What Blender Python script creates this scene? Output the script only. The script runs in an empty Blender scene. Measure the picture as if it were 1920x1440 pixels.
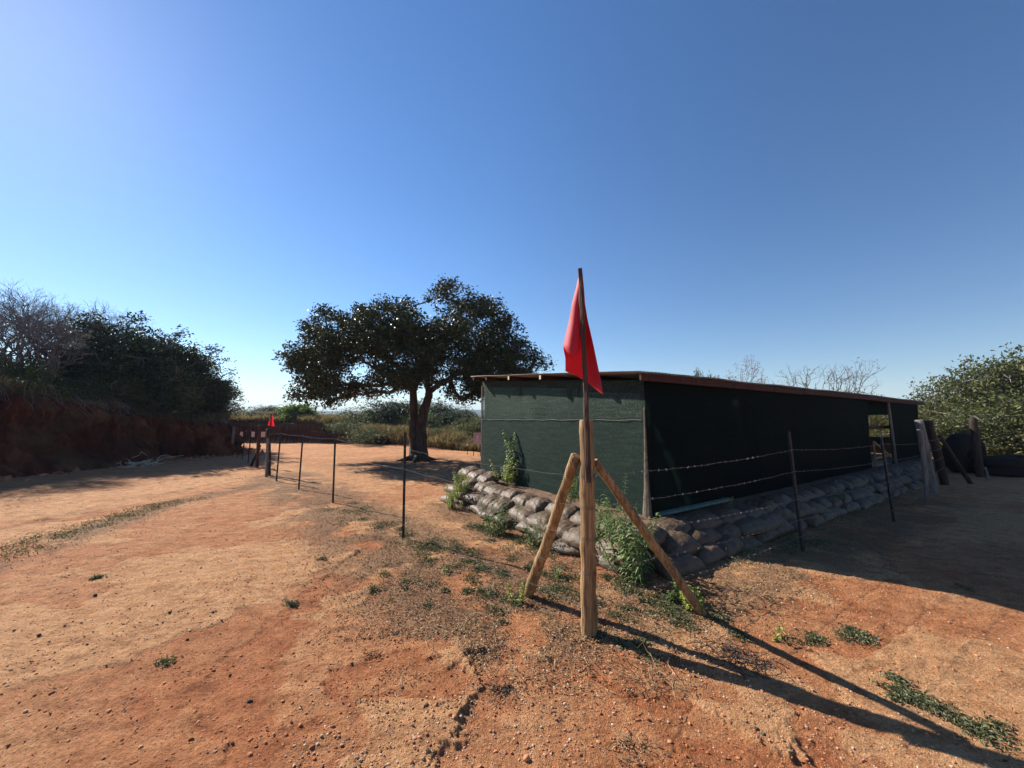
import bpy, math, random
import numpy as np
from mathutils import Vector, Matrix

S = bpy.context.scene
COL = S.collection
R = math.radians

# ------------------------------------------------------------------ camera
F_PX, CX, CY, PITCH, CAMH = 721.0, 960.0, 720.0, math.atan(65.0 / 721.0), 1.6
cam_d = bpy.data.cameras.new('camera')
cam_d.sensor_width = 36.0
cam_d.lens = 36.0 * F_PX / 1920.0
cam_d.clip_start = 0.05
cam_d.clip_end = 9000
cam = bpy.data.objects.new('camera', cam_d)
COL.objects.link(cam)
cam.location = (0, 0, CAMH)
cam.rotation_euler = (math.pi / 2 + PITCH, 0, 0)
S.camera = cam

# ------------------------------------------------------------------ sky and sun
SUN_AZ, SUN_EL = -57.5, 34.0          # azimuth from +Y towards +X
world = bpy.data.worlds.new('World')
S.world = world
world.use_nodes = True
wn = world.node_tree
for n in list(wn.nodes):
    wn.nodes.remove(n)
sky = wn.nodes.new('ShaderNodeTexSky')
sky.sky_type = 'NISHITA'
sky.sun_disc = False
sky.sun_elevation = R(SUN_EL)
sky.sun_rotation = R(SUN_AZ)
sky.altitude = 0.0
sky.air_density = 1.0
sky.dust_density = 0.09
sky.ozone_density = 3.0
bg = wn.nodes.new('ShaderNodeBackground')
bg.inputs['Strength'].default_value = 0.080
wo = wn.nodes.new('ShaderNodeOutputWorld')
# a clear sky is deeper in colour and dimmer on the side away from the sun
hs = wn.nodes.new('ShaderNodeHueSaturation')
hs.inputs['Saturation'].default_value = 1.20
hs.inputs['Hue'].default_value = 0.505
wn.links.new(sky.outputs[0], hs.inputs['Color'])
wtc = wn.nodes.new('ShaderNodeTexCoord')
wdot = wn.nodes.new('ShaderNodeVectorMath')
wdot.operation = 'DOT_PRODUCT'
wdot.inputs[1].default_value = (math.sin(R(SUN_AZ)) * math.cos(R(SUN_EL)), math.cos(R(SUN_AZ)) * math.cos(R(SUN_EL)), math.sin(R(SUN_EL)))
wn.links.new(wtc.outputs['Generated'], wdot.inputs[0])
wmr = wn.nodes.new('ShaderNodeMapRange')
wmr.inputs['From Min'].default_value = -0.6
wmr.inputs['From Max'].default_value = 0.7
wmr.inputs['To Min'].default_value = 0.56
wmr.inputs['To Max'].default_value = 1.0
wn.links.new(wdot.outputs['Value'], wmr.inputs['Value'])
wmu = wn.nodes.new('ShaderNodeVectorMath')
wmu.operation = 'SCALE'
wn.links.new(hs.outputs[0], wmu.inputs[0])
wn.links.new(wmr.outputs[0], wmu.inputs['Scale'])
wn.links.new(wmu.outputs[0], bg.inputs[0])
wn.links.new(bg.outputs[0], wo.inputs[0])

sun_d = bpy.data.lights.new('sun', 'SUN')
sun_d.energy = 5.0
sun_d.angle = R(0.55)
sun_d.color = (1.0, 0.93, 0.83)
sun = bpy.data.objects.new('sun', sun_d)
COL.objects.link(sun)
sv = Vector((math.sin(R(SUN_AZ)) * math.cos(R(SUN_EL)), math.cos(R(SUN_AZ)) * math.cos(R(SUN_EL)), math.sin(R(SUN_EL))))
sun.rotation_euler = sv.to_track_quat('Z', 'Y').to_euler()
sun.location = (0, 0, 40)

S.view_settings.view_transform = 'Standard'
S.view_settings.look = 'None'
S.view_settings.exposure = 1.05
S.view_settings.gamma = 1.0
S.cycles.max_bounces = 6
S.cycles.transparent_max_bounces = 12
S.cycles.diffuse_bounces = 2
S.cycles.volume_bounces = 0

# ------------------------------------------------------------------ pixel -> world
cp, sp = math.cos(PITCH), math.sin(PITCH)


def ray(u, v):
    x, y, z = (u - CX), -(v - CY), F_PX
    return (x, z * cp - y * sp, y * cp + z * sp)


def G(u, v, z=0.0):
    """point at height z seen at photo pixel (u, v)"""
    d = ray(u, v)
    t = (z - CAMH) / d[2]
    return (d[0] * t, d[1] * t)


def P(u, v, Y):
    """point at distance Y in front, seen at photo pixel (u, v)"""
    d = ray(u, v)
    t = Y / d[1]
    return np.array((d[0] * t, Y, CAMH + d[2] * t))


# ------------------------------------------------------------------ noise
def _hash(ix, iy, seed):
    h = (ix.astype(np.int64) * 374761393 + iy.astype(np.int64) * 668265263 + seed * 1442695041) & 0xffffffff
    h = ((h ^ (h >> 13)) * 1274126177) & 0xffffffff
    return ((h ^ (h >> 16)) & 0xffff) / 65535.0


def vnoise(x, y, seed=0):
    ix, iy = np.floor(x), np.floor(y)
    fx, fy = x - ix, y - iy
    fx = fx * fx * fx * (fx * (fx * 6 - 15) + 10)
    fy = fy * fy * fy * (fy * (fy * 6 - 15) + 10)
    a, b = _hash(ix, iy, seed), _hash(ix + 1, iy, seed)
    c, d = _hash(ix, iy + 1, seed), _hash(ix + 1, iy + 1, seed)
    return (a + (b - a) * fx) * (1 - fy) + (c + (d - c) * fx) * fy


def fbm(x, y, seed=0, octv=4, gain=0.5):
    s, a, t = 0.0, 1.0, 0.0
    ca, sa = 0.8, 0.6
    for k in range(octv):
        s = s + a * vnoise(x, y, seed + k * 17)
        t += a
        a *= gain
        x, y = (x * ca - y * sa) * 2.03 + 11.3, (x * sa + y * ca) * 2.03 + 5.7
    return s / t


def sstep(a, b, x):
    t = np.clip((x - a) / (b - a), 0, 1)
    return t * t * (3 - 2 * t)


def seg_dist(px, py, poly, closed=True):
    d = np.full(px.shape, 1e9)
    n = len(poly)
    for i in range(n if closed else n - 1):
        ax, ay = poly[i]
        bx, by = poly[(i + 1) % n]
        vx, vy = bx - ax, by - ay
        t = np.clip(((px - ax) * vx + (py - ay) * vy) / (vx * vx + vy * vy + 1e-9), 0, 1)
        d = np.minimum(d, np.hypot(px - ax - t * vx, py - ay - t * vy))
    return d


def inside(px, py, poly):
    c = np.zeros(px.shape, bool)
    n = len(poly)
    for i in range(n):
        ax, ay = poly[i]
        bx, by = poly[(i + 1) % n]
        k = ((ay > py) != (by > py)) & (px < (bx - ax) * (py - ay) / (by - ay + 1e-12) + ax)
        c ^= k
    return c


# ------------------------------------------------------------------ hut frame (plan)
L = np.array((0.834, 0.552, 0.0))       # along the long wall
W = np.array((-0.552, 0.834, 0.0))      # along the short, sunlit wall
Z = np.array((0.0, 0.0, 1.0))
_c = G(1212, 965, 0.35)
C0 = np.array((_c[0], _c[1], 0.0))      # near corner
HL, HW = 14.3, 4.36


def hut(a, b, z=0.0):
    return C0 + L * a + W * b + Z * z


# ------------------------------------------------------------------ terrain heights
EDGE = [(-60, 34), (-30, 29), (-20, 26), (-12.6, 25.4), (-9, 24.6), (-6, 22.3), (-4, 20.5), (-1.5, 18.8), (3, 19.5), (8, 24), (14, 26), (40, 30), (80, 40)]
EDX = np.array([e[0] for e in EDGE], float)
EDY = np.array([e[1] for e in EDGE], float)
WORN_A = [G(*p) for p in [(717, 1219), (675, 1228), (635, 1241), (622, 1270), (625, 1311), (680, 1330), (760, 1322), (850, 1322), (882, 1300), (886, 1262), (860, 1240), (800, 1222), (760, 1224)]]
WORN_B = [G(*p) for p in [(893, 1232), (884, 1262), (892, 1312), (885, 1352), (860, 1388), (822, 1440), (800, 1500), (1560, 1500), (1520, 1400), (1420, 1372), (1330, 1340), (1200, 1290), (1120, 1262), (1060, 1228), (980, 1236), (940, 1222)]]
WORN_C = [G(*p) for p in [(420, 1230), (560, 1110), (700, 1010), (760, 1040), (660, 1120), (560, 1180), (500, 1300), (560, 1380), (480, 1430), (380, 1400), (330, 1300)]]


def terr_full(x, y):
    """height, crust mask, litter mask"""
    x = np.asarray(x, float)
    y = np.asarray(y, float)
    r = np.hypot(x, y)
    near = 1 - sstep(10, 20, r)
    h = 0.10 * (fbm(x * 0.12, y * 0.12, 3, 3) - 0.5) * sstep(2, 9, r)
    h = h + 0.035 * (fbm(x * 0.55, y * 0.55, 5, 3) - 0.5)
    # wheel-worn streaks along the track on the left
    tr = sstep(-4.2, -6.8, x) * sstep(26, 20, y)
    h = h + 0.030 * tr * (fbm(x * 1.9 + 0.1 * y, y * 0.35, 9, 3) - 0.5)
    for xr in (-7.3, -8.9):
        xc = xr + 0.25 * np.sin(y * 0.35 + xr) + 0.05 * (y - 10)
        h = h - 0.022 * np.exp(-((x - xc) / 0.13) ** 2) * (0.4 + 0.9 * fbm(x * 2, y * 0.8, 13, 2)) * sstep(24, 18, y)
        h = h + 0.012 * np.exp(-((np.abs(x - xc) - 0.24) / 0.07) ** 2) * sstep(24, 18, y)
    # crust and worn patches with a small scarp between
    wx = x + 0.35 * (fbm(x * 1.3, y * 1.3, 21, 3) - 0.5)
    wy = y + 0.35 * (fbm(x * 1.3, y * 1.3, 22, 3) - 0.5)
    c0 = fbm(wx * 0.62, wy * 0.9, 31, 4, 0.55)
    crust = sstep(0.475, 0.50, c0)
    step = 0.012 * crust
    c1 = fbm(wx * 1.9, wy * 2.6, 35, 3, 0.5)
    crust2 = sstep(0.52, 0.545, c1)
    step = step + 0.006 * crust2
    wx2 = x + 0.20 * (fbm(x * 4, y * 4, 41, 5, 0.6) - 0.5) * 2
    wy2 = y + 0.20 * (fbm(x * 4, y * 4, 42, 5, 0.6) - 0.5) * 2
    m = (r < 6)
    worn = np.zeros_like(x)
    if m.any():
        xx, yy = wx2[m], wy2[m]
        w = np.zeros_like(xx)
        for poly, dep in ((WORN_A, 1.0), (WORN_B, 1.0), (WORN_C, 0.7)):
            d = seg_dist(xx, yy, poly)
            s = np.where(inside(xx, yy, poly), d, -d)
            w = np.maximum(w, dep * sstep(-0.03, 0.035, s) * (1 - 0.55 * sstep(0.08, 0.6, s)))
        worn[m] = w
    h = h + step * near * (1 - worn) - 0.012 * worn
    h = h + 0.016 * (1 - sstep(16, 26, r)) * (fbm(x * 4.5 + 0.8 * y, y * 4.5, 51, 3, 0.6) - 0.5)
    h = h + 0.012 * near * (fbm(x * 17, y * 17, 55, 3, 0.7) - 0.5)
    rid = 1 - np.abs(2 * fbm(wx * 1.6, wy * 2.1, 57, 3, 0.6) - 1)
    h = h - 0.006 * near * sstep(0.93, 0.995, rid)
    # litter and scruff near the fence, the bags and the weedy strip on the left
    fx = x - 0.57
    fy = y - 2.85
    dl = seg_dist(x, y, [(0.5, 2.6), (-1.5, 5.1), (-3.4, 7.3), (-6.3, 10.8)], False)
    dr = seg_dist(x, y, [(0.7, 3.0), (3.5, 4.6), (8.3, 7.7)], False)
    dw = seg_dist(x, y, [(-5.7, 4.2), (-6.3, 7.4), (-6.0, 9.5)], False)
    ds = seg_dist(x, y, [(-0.8, 7.2), (0.9, 4.5), (8.5, 9.2)], False)
    lit = np.maximum.reduce([1.0 * (1 - sstep(0.3, 1.5, dl)), 0.8 * (1 - sstep(0.1, 0.9, dr)), 0.9 * (1 - sstep(0.1, 0.6, dw)), 1 - sstep(0.3, 1.4, ds)])
    lit = lit * sstep(2.05, 3.1, y - 0.25 * x)
    dt = np.hypot(x + 3.2, y - 14.0)
    lit = np.maximum(lit, 0.85 * (1 - sstep(1.5, 5.0, dt)))
    lit = lit * sstep(0.34, 0.62, fbm(x * 2.2, y * 2.2, 61, 4, 0.6) + 0.12)
    # the far edge of the field: a cut bank, then scrub
    yb = np.interp(x, EDX, EDY) + 0.8 * (fbm(x * 0.5, y * 0.1, 71, 3) - 0.5)
    tall = np.interp(x, [-60, -12.8, -12.2, -8, -4, -1, 4, 10, 40], [2.2, 1.25, 0.62, 0.55, 0.45, 0.18, 0.15, 0.15, 0.2])
    wid = np.interp(x, [-12.5, -11, -6, -3], [0.30, 0.5, 0.6, 2.8])
    h = h + tall * sstep(0, 1, (y - yb) / wid)
    h = h + sstep(0.3, 6, y - yb) * 0.5 * fbm(x * 0.2, y * 0.2, 75, 3)
    h = h - 1.7 * sstep(7, 22, y - yb) * sstep(4, -2, x)
    grass = sstep(0.4, 1.0, (y - yb) / wid)
    grass = np.maximum(grass, sstep(30, 45, r))
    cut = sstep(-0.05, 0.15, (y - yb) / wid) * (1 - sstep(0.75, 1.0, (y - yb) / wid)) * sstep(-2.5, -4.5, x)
    global _cut
    _cut = cut
    return h, crust * near, lit, worn, grass


def terr(x, y):
    return float(terr_full(np.array([x]), np.array([y]))[0][0])


# ------------------------------------------------------------------ mesh helpers
class MB:
    def __init__(self):
        self.V, self.F, self.n, self.M = [], {}, 0, []

    def add(self, V, F):
        V = np.asarray(V, float).reshape(-1, 3)
        F = np.asarray(F, int)
        self.V.append(V)
        self.F.setdefault(F.shape[1], []).append(F + self.n)
        self.n += len(V)

    def box(self, c, size, ax=(L, W, Z)):
        c = np.asarray(c, float)
        a, b, d = [np.asarray(q, float) * s / 2 for q, s in zip(ax, size)]
        V = [c + i * a + j * b + k * d for k in (-1, 1) for j in (-1, 1) for i in (-1, 1)]
        self.add(V, [(0, 2, 3, 1), (4, 5, 7, 6), (0, 1, 5, 4), (2, 6, 7, 3), (0, 4, 6, 2), (1, 3, 7, 5)])

    def beam(self, p, q, w, t, up=Z):
        p, q = np.asarray(p, float), np.asarray(q, float)
        d = q - p
        ln = np.linalg.norm(d)
        d = d / ln
        s = np.cross(d, up)
        s /= np.linalg.norm(s)
        u = np.cross(s, d)
        self.box((p + q) / 2, (ln, w, t), (d, s, u))

    def tube(self, pts, rad, sides=8, cap=True, wob=0.0, rs=None):
        pts = np.asarray(pts, float)
        n = len(pts)
        rad = np.full(n, rad, float) if np.isscalar(rad) else np.asarray(rad, float)
        T = np.gradient(pts, axis=0)
        T /= np.linalg.norm(T, axis=1)[:, None] + 1e-12
        ref = np.array((0.0, 0, 1)) if abs(T[0][2]) < 0.9 else np.array((1.0, 0, 0))
        A = np.cross(T, ref)
        A /= np.linalg.norm(A, axis=1)[:, None] + 1e-12
        B = np.cross(T, A)
        th = np.linspace(0, 2 * math.pi, sides, endpoint=False)
        rr = np.ones((n, sides))
        if wob:
            rr += wob * (rs.rand(n, sides) - 0.5) + wob * (rs.rand(1, sides) - 0.5) * 1.5
        V = pts[:, None, :] + (A[:, None, :] * np.cos(th)[None, :, None] + B[:, None, :] * np.sin(th)[None, :, None]) * (rad[:, None] * rr)[:, :, None]
        i = np.arange(n - 1)[:, None] * sides
        j = np.arange(sides)[None, :]
        k = (j + 1) % sides
        F = np.stack([i + j, i + k, i + sides + k, i + sides + j], -1).reshape(-1, 4)
        self.add(V.reshape(-1, 3), F)
        if cap and sides >= 4:
            for e, o in ((0, 0), (n - 1, 1)):
                c = pts[e]
                ring = V[e]
                VV = np.vstack([ring, c[None] + (T[e] * rad[e] * 0.06 * (1 if o else -1))[None]])
                FF = [((q, (q + 1) % sides, sides) if o else ((q + 1) % sides, q, sides)) for q in range(sides)]
                self.add(VV, FF)

    def build(self, name, mat, parent=None, smooth=False, loc=None, attrs=None):
        V = np.vstack(self.V) if self.V else np.zeros((0, 3))
        if loc is not None:
            V = V - np.asarray(loc, float)[None]
        me = bpy.data.meshes.new(name)
        me.vertices.add(len(V))
        me.vertices.foreach_set('co', V.astype(np.float32).ravel())
        li, ls = [], []
        st = 0
        for k, fs in self.F.items():
            f = np.vstack(fs)
            li.append(f.ravel())
            ls.append(st + np.arange(len(f)) * k)
            st += f.size
        li = np.concatenate(li)
        ls = np.concatenate(ls)
        me.loops.add(len(li))
        me.loops.foreach_set('vertex_index', li.astype(np.int32))
        me.polygons.add(len(ls))
        me.polygons.foreach_set('loop_start', ls.astype(np.int32))
        me.polygons.foreach_set('use_smooth', np.full(len(ls), bool(smooth)))
        me.update(calc_edges=True)
        if attrs:
            for an, av in attrs.items():
                a = me.attributes.new(an, 'FLOAT', 'POINT')
                a.data.foreach_set('value', np.asarray(av, np.float32))
        me.materials.append(mat)
        o = bpy.data.objects.new(name, me)
        COL.objects.link(o)
        if parent is not None:
            o.parent = parent
        if loc is not None and parent is None:
            o.location = loc
        return o


def tag(o, label=None, cat=None, group=None, kind=None):
    if label:
        o['label'] = label
    if cat:
        o['category'] = cat
    if group:
        o['group'] = group
    if kind:
        o['kind'] = kind
    return o


def thing(name, label, cat, loc=(0, 0, 0), rz=0.0, group=None):
    o = bpy.data.objects.new(name, None)
    o.empty_display_size = 0.1
    COL.objects.link(o)
    o.location = loc
    o.rotation_euler = (0, 0, rz)
    return tag(o, label, cat, group)


def copy_thing(o, loc, rz=0.0, scale=(1, 1, 1), label=None, group=None):
    c = o.copy()
    COL.objects.link(c)
    c.location = loc
    c.rotation_euler = (0, 0, rz)
    c.scale = scale
    if label:
        c['label'] = label
    if group:
        c['group'] = group
    for ch in list(o.children):
        d = ch.copy()
        COL.objects.link(d)
        d.parent = c
        for g in list(ch.children):
            e = g.copy()
            COL.objects.link(e)
            e.parent = d
    return c


# ------------------------------------------------------------------ materials
def mat(name):
    m = bpy.data.materials.new(name)
    m.use_nodes = True
    nt = m.node_tree
    for n in list(nt.nodes):
        nt.nodes.remove(n)
    out = nt.nodes.new('ShaderNodeOutputMaterial')
    return m, nt, out


def nd(nt, typ, **kw):
    n = nt.nodes.new(typ)
    for k, v in kw.items():
        if k in n.inputs:
            n.inputs[k].default_value = v
        else:
            setattr(n, k, v)
    return n


def lk(nt, a, b):
    nt.links.new(a, b)


def ramp(nt, fac, stops):
    r = nt.nodes.new('ShaderNodeValToRGB')
    e = r.color_ramp.elements
    while len(e) < len(stops):
        e.new(0.5)
    for i, (p, c) in enumerate(stops):
        e[i].position = p
        e[i].color = (c[0], c[1], c[2], 1)
    lk(nt, fac, r.inputs[0])
    return r.outputs[0]


def mixc(nt, f, a, b):
    m = nt.nodes.new('ShaderNodeMix')
    m.data_type = 'RGBA'
    for s, v in ((0, f), (6, a), (7, b)):
        if isinstance(v, (int, float)):
            m.inputs[s].default_value = v
        elif isinstance(v, tuple):
            m.inputs[s].default_value = (*v, 1)
        else:
            lk(nt, v, m.inputs[s])
    return m.outputs[2]


def noise(nt, co, scale, detail=4, rough=0.6):
    n = nd(nt, 'ShaderNodeTexNoise', Scale=scale, Detail=detail, Roughness=rough)
    if co is not None:
        lk(nt, co, n.inputs['Vector'])
    return n.outputs['Fac']


def mathn(nt, op, a, b=0.0):
    m = nt.nodes.new('ShaderNodeMath')
    m.operation = op
    for i, v in enumerate((a, b)):
        if isinstance(v, (int, float)):
            m.inputs[i].default_value = v
        else:
            lk(nt, v, m.inputs[i])
    return m.outputs[0]


def stretch(nt, co, sc):
    m = nd(nt, 'ShaderNodeMapping')
    m.inputs['Scale'].default_value = sc
    lk(nt, co, m.inputs['Vector'])
    return m.outputs[0]


def simple(name, stops, scale=8, rough=0.8, bump=0.3, bscale=40, spec=0.3, sc=(1, 1, 1), metal=0.0, dist=0.01, coord='Object'):
    m, nt, out = mat(name)
    tc = nd(nt, 'ShaderNodeTexCoord')
    co = stretch(nt, tc.outputs[coord], sc)
    c = ramp(nt, noise(nt, co, scale, 5, 0.65), stops)
    b = nd(nt, 'ShaderNodeBsdfPrincipled', Roughness=rough, Metallic=metal)
    b.inputs['Specular IOR Level'].default_value = spec
    lk(nt, c, b.inputs['Base Color'])
    if bump:
        bp = nd(nt, 'ShaderNodeBump', Strength=bump, Distance=dist)
        lk(nt, noise(nt, co, bscale, 4, 0.65), bp.inputs['Height'])
        lk(nt, bp.outputs[0], b.inputs['Normal'])
    lk(nt, b.outputs[0], out.inputs[0])
    return m


def leafmat(name, stops, trans=0.3, rough=0.5, tcol=(0.12, 0.16, 0.03), spec=0.4):
    m, nt, out = mat(name)
    g = nd(nt, 'ShaderNodeNewGeometry')
    c = ramp(nt, g.outputs['Random Per Island'], stops)
    b = nd(nt, 'ShaderNodeBsdfPrincipled', Roughness=rough)
    b.inputs['Specular IOR Level'].default_value = spec
    lk(nt, c, b.inputs['Base Color'])
    t = nd(nt, 'ShaderNodeBsdfTranslucent')
    lk(nt, mixc(nt, 0.5, c, tcol), t.inputs[0])
    mx = nd(nt, 'ShaderNodeMixShader')
    mx.inputs[0].default_value = trans
    lk(nt, b.outputs[0], mx.inputs[1])
    lk(nt, t.outputs[0], mx.inputs[2])
    lk(nt, mx.outputs[0], out.inputs[0])
    return m


def ground_material():
    m, nt, out = mat('red_earth')
    g = nd(nt, 'ShaderNodeNewGeometry')
    co = g.outputs['Position']

    def at(n):
        a = nd(nt, 'ShaderNodeAttribute')
        a.attribute_name = n
        return a.outputs['Fac']
    n1 = noise(nt, co, 0.9, 6, 0.62)
    n2 = noise(nt, co, 7.0, 6, 0.68)
    n3 = noise(nt, co, 55.0, 5, 0.75)
    n4 = noise(nt, co, 0.13, 3, 0.5)
    n2c = ramp(nt, n2, [(0.3, (0, 0, 0)), (0.7, (1, 1, 1))])
    red = mixc(nt, n2c, (0.42, 0.140, 0.055), (0.60, 0.25, 0.108))
    tan = mixc(nt, n2c, (0.60, 0.285, 0.125), (0.76, 0.43, 0.215))
    f = mathn(nt, 'ADD', mathn(nt, 'MULTIPLY', at('crust'), 0.42), mathn(nt, 'MULTIPLY', n1, 0.85))
    f = mathn(nt, 'SUBTRACT', f, mathn(nt, 'MULTIPLY', at('worn'), 0.42))
    f = ramp(nt, f, [(0.32, (0, 0, 0)), (0.68, (1, 1, 1))])
    c = mixc(nt, f, red, tan)
    # far, dustier ground
    far = at('far')
    c = mixc(nt, mathn(nt, 'MULTIPLY', far, 0.55), c, mixc(nt, n1, (0.60, 0.275, 0.125), (0.73, 0.42, 0.215)))
    # coarse sand grains, pale and dark
    grain = ramp(nt, n3, [(0.30, (0.36, 0.32, 0.30)), (0.44, (0.88, 0.87, 0.86)), (0.58, (1.05, 1.05, 1.05)), (0.72, (1.55, 1.6, 1.68))])
    mu = nt.nodes.new('ShaderNodeMix')
    mu.data_type = 'RGBA'
    mu.blend_type = 'MULTIPLY'
    mu.clamp_result = False
    mu.inputs[0].default_value = 1.0
    lk(nt, c, mu.inputs[6])
    lk(nt, grain, mu.inputs[7])
    c = mu.outputs[2]
    mid = ramp(nt, noise(nt, stretch(nt, co, (1.3, 2.2, 1)), 3.2, 8, 0.78), [(0.32, (0.56, 0.50, 0.47)), (0.5, (1, 1, 1)), (0.68, (1.2, 1.24, 1.28))])
    mv = nt.nodes.new('ShaderNodeMix')
    mv.data_type = 'RGBA'
    mv.blend_type = 'MULTIPLY'
    mv.clamp_result = False
    mv.inputs[0].default_value = 1.0
    lk(nt, c, mv.inputs[6])
    lk(nt, mid, mv.inputs[7])
    c = mv.outputs[2]
    vor = nd(nt, 'ShaderNodeTexVoronoi', Scale=42.0)
    lk(nt, co, vor.inputs['Vector'])
    peb = ramp(nt, vor.outputs['Distance'], [(0.10, (1, 1, 1)), (0.2, (0, 0, 0))])
    sep = nd(nt, 'ShaderNodeSeparateColor')
    lk(nt, vor.outputs['Color'], sep.inputs[0])
    sel = mathn(nt, 'GREATER_THAN', sep.outputs[0], 0.62)
    pf = mathn(nt, 'MULTIPLY', peb, sel)
    pc = ramp(nt, sep.outputs[1], [(0.0, (0.20, 0.08, 0.045)), (0.5, (0.45, 0.22, 0.13)), (0.85, (0.68, 0.50, 0.37)), (1.0, (0.75, 0.66, 0.56))])
    c = mixc(nt, mathn(nt, 'MULTIPLY', pf, 0.75), c, pc)
    # organic litter-stained soil
    lit = ramp(nt, mathn(nt, 'MULTIPLY', at('litter'), mathn(nt, 'ADD', noise(nt, co, 14, 5, 0.75), 0.35)), [(0.25, (0, 0, 0)), (0.75, (1, 1, 1))])
    c = mixc(nt, mathn(nt, 'MULTIPLY', lit, 0.72), c, mixc(nt, n2, (0.13, 0.078, 0.045), (0.34, 0.205, 0.115)))
    # scrub soil beyond the field
    gr = mixc(nt, n2, (0.06, 0.05, 0.025), (0.13, 0.10, 0.05))
    c = mixc(nt, at('grass'), c, gr)
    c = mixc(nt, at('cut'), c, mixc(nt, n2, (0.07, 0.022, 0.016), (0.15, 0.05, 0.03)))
    b = nd(nt, 'ShaderNodeBsdfPrincipled', Roughness=0.92)
    b.inputs['Specular IOR Level'].default_value = 0.15
    lk(nt, c, b.inputs['Base Color'])
    hsum = mathn(nt, 'ADD', mathn(nt, 'MULTIPLY', n2, 0.9), mathn(nt, 'MULTIPLY', n3, 1.25))
    hsum = mathn(nt, 'ADD', hsum, mathn(nt, 'MULTIPLY', pf, 0.25))
    hsum = mathn(nt, 'ADD', hsum, mathn(nt, 'MULTIPLY', noise(nt, co, 130, 3, 0.7), 0.5))
    hsum = mathn(nt, 'ADD', hsum, mathn(nt, 'MULTIPLY', noise(nt, stretch(nt, co, (1, 1.6, 1)), 2.6, 9, 0.75), 1.6))
    bp = nd(nt, 'ShaderNodeBump', Strength=1.0, Distance=0.05)
    lk(nt, hsum, bp.inputs['Height'])
    lk(nt, bp.outputs[0], b.inputs['Normal'])
    lk(nt, b.outputs[0], out.inputs[0])
    return m


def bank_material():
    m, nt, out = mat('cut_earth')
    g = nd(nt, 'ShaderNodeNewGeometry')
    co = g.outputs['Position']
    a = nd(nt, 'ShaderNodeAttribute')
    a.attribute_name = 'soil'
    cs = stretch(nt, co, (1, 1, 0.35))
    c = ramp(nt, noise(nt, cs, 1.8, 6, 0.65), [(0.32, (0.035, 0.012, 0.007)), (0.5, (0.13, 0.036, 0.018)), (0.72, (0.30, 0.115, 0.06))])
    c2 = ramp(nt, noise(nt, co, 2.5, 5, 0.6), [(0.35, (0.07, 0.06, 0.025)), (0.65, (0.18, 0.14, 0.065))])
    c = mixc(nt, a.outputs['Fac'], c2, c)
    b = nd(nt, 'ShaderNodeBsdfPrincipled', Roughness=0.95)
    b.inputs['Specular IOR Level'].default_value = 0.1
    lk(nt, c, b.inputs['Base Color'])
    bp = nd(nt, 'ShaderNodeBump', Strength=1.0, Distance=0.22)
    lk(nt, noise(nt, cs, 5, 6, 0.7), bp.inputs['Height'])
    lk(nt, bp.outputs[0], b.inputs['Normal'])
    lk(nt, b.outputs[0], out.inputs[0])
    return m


def net_material(name, holes, c0=(0.012, 0.035, 0.027), c1=(0.05, 0.098, 0.078)):
    m, nt, out = mat(name)
    tc = nd(nt, 'ShaderNodeTexCoord')
    co = tc.outputs['Object']
    fine = noise(nt, stretch(nt, co, (1, 1, 1.3)), 48, 4, 0.85)
    mid = noise(nt, stretch(nt, co, (0.6, 0.6, 6)), 5, 4, 0.6)
    f = mathn(nt, 'ADD', mathn(nt, 'MULTIPLY', fine, 1.5), mathn(nt, 'MULTIPLY', mid, 0.5))
    c = ramp(nt, mathn(nt, 'SUBTRACT', f, 0.5), [(0.28, c0), (0.60, c1), (0.85, (c1[0] * 3.0, c1[1] * 2.4, c1[2] * 2.5))])  # fine pale flecks put a speckled sheen into the net colour
    b = nd(nt, 'ShaderNodeBsdfPrincipled', Roughness=0.7)
    b.inputs['Specular IOR Level'].default_value = 0.12 if c1[0] > 0.02 else 0.03
    lk(nt, c, b.inputs['Base Color'])
    bp = nd(nt, 'ShaderNodeBump', Strength=0.5, Distance=0.008)
    lk(nt, fine, bp.inputs['Height'])
    lk(nt, bp.outputs[0], b.inputs['Normal'])
    tl = nd(nt, 'ShaderNodeBsdfTranslucent')
    tl.inputs[0].default_value = (0.02, 0.06, 0.045, 1)
    m1 = nd(nt, 'ShaderNodeMixShader')
    m1.inputs[0].default_value = 0.2
    lk(nt, b.outputs[0], m1.inputs[1])
    lk(nt, tl.outputs[0], m1.inputs[2])
    tr = nd(nt, 'ShaderNodeBsdfTransparent')
    m2 = nd(nt, 'ShaderNodeMixShader')
    hole = ramp(nt, noise(nt, co, 130, 1, 0.5), [(0.5 - holes * 0.5, (1, 1, 1)), (0.52 - holes * 0.5 + 0.05, (0, 0, 0))]) if False else None
    hf = mathn(nt, 'MULTIPLY', ramp(nt, noise(nt, co, 110, 2, 0.6), [(0.35, (1, 1, 1)), (0.65, (0, 0, 0))]), holes * 2)
    lk(nt, hf, m2.inputs[0])
    lk(nt, m1.outputs[0], m2.inputs[1])
    lk(nt, tr.outputs[0], m2.inputs[2])
    lk(nt, m2.outputs[0], out.inputs[0])
    return m


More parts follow.
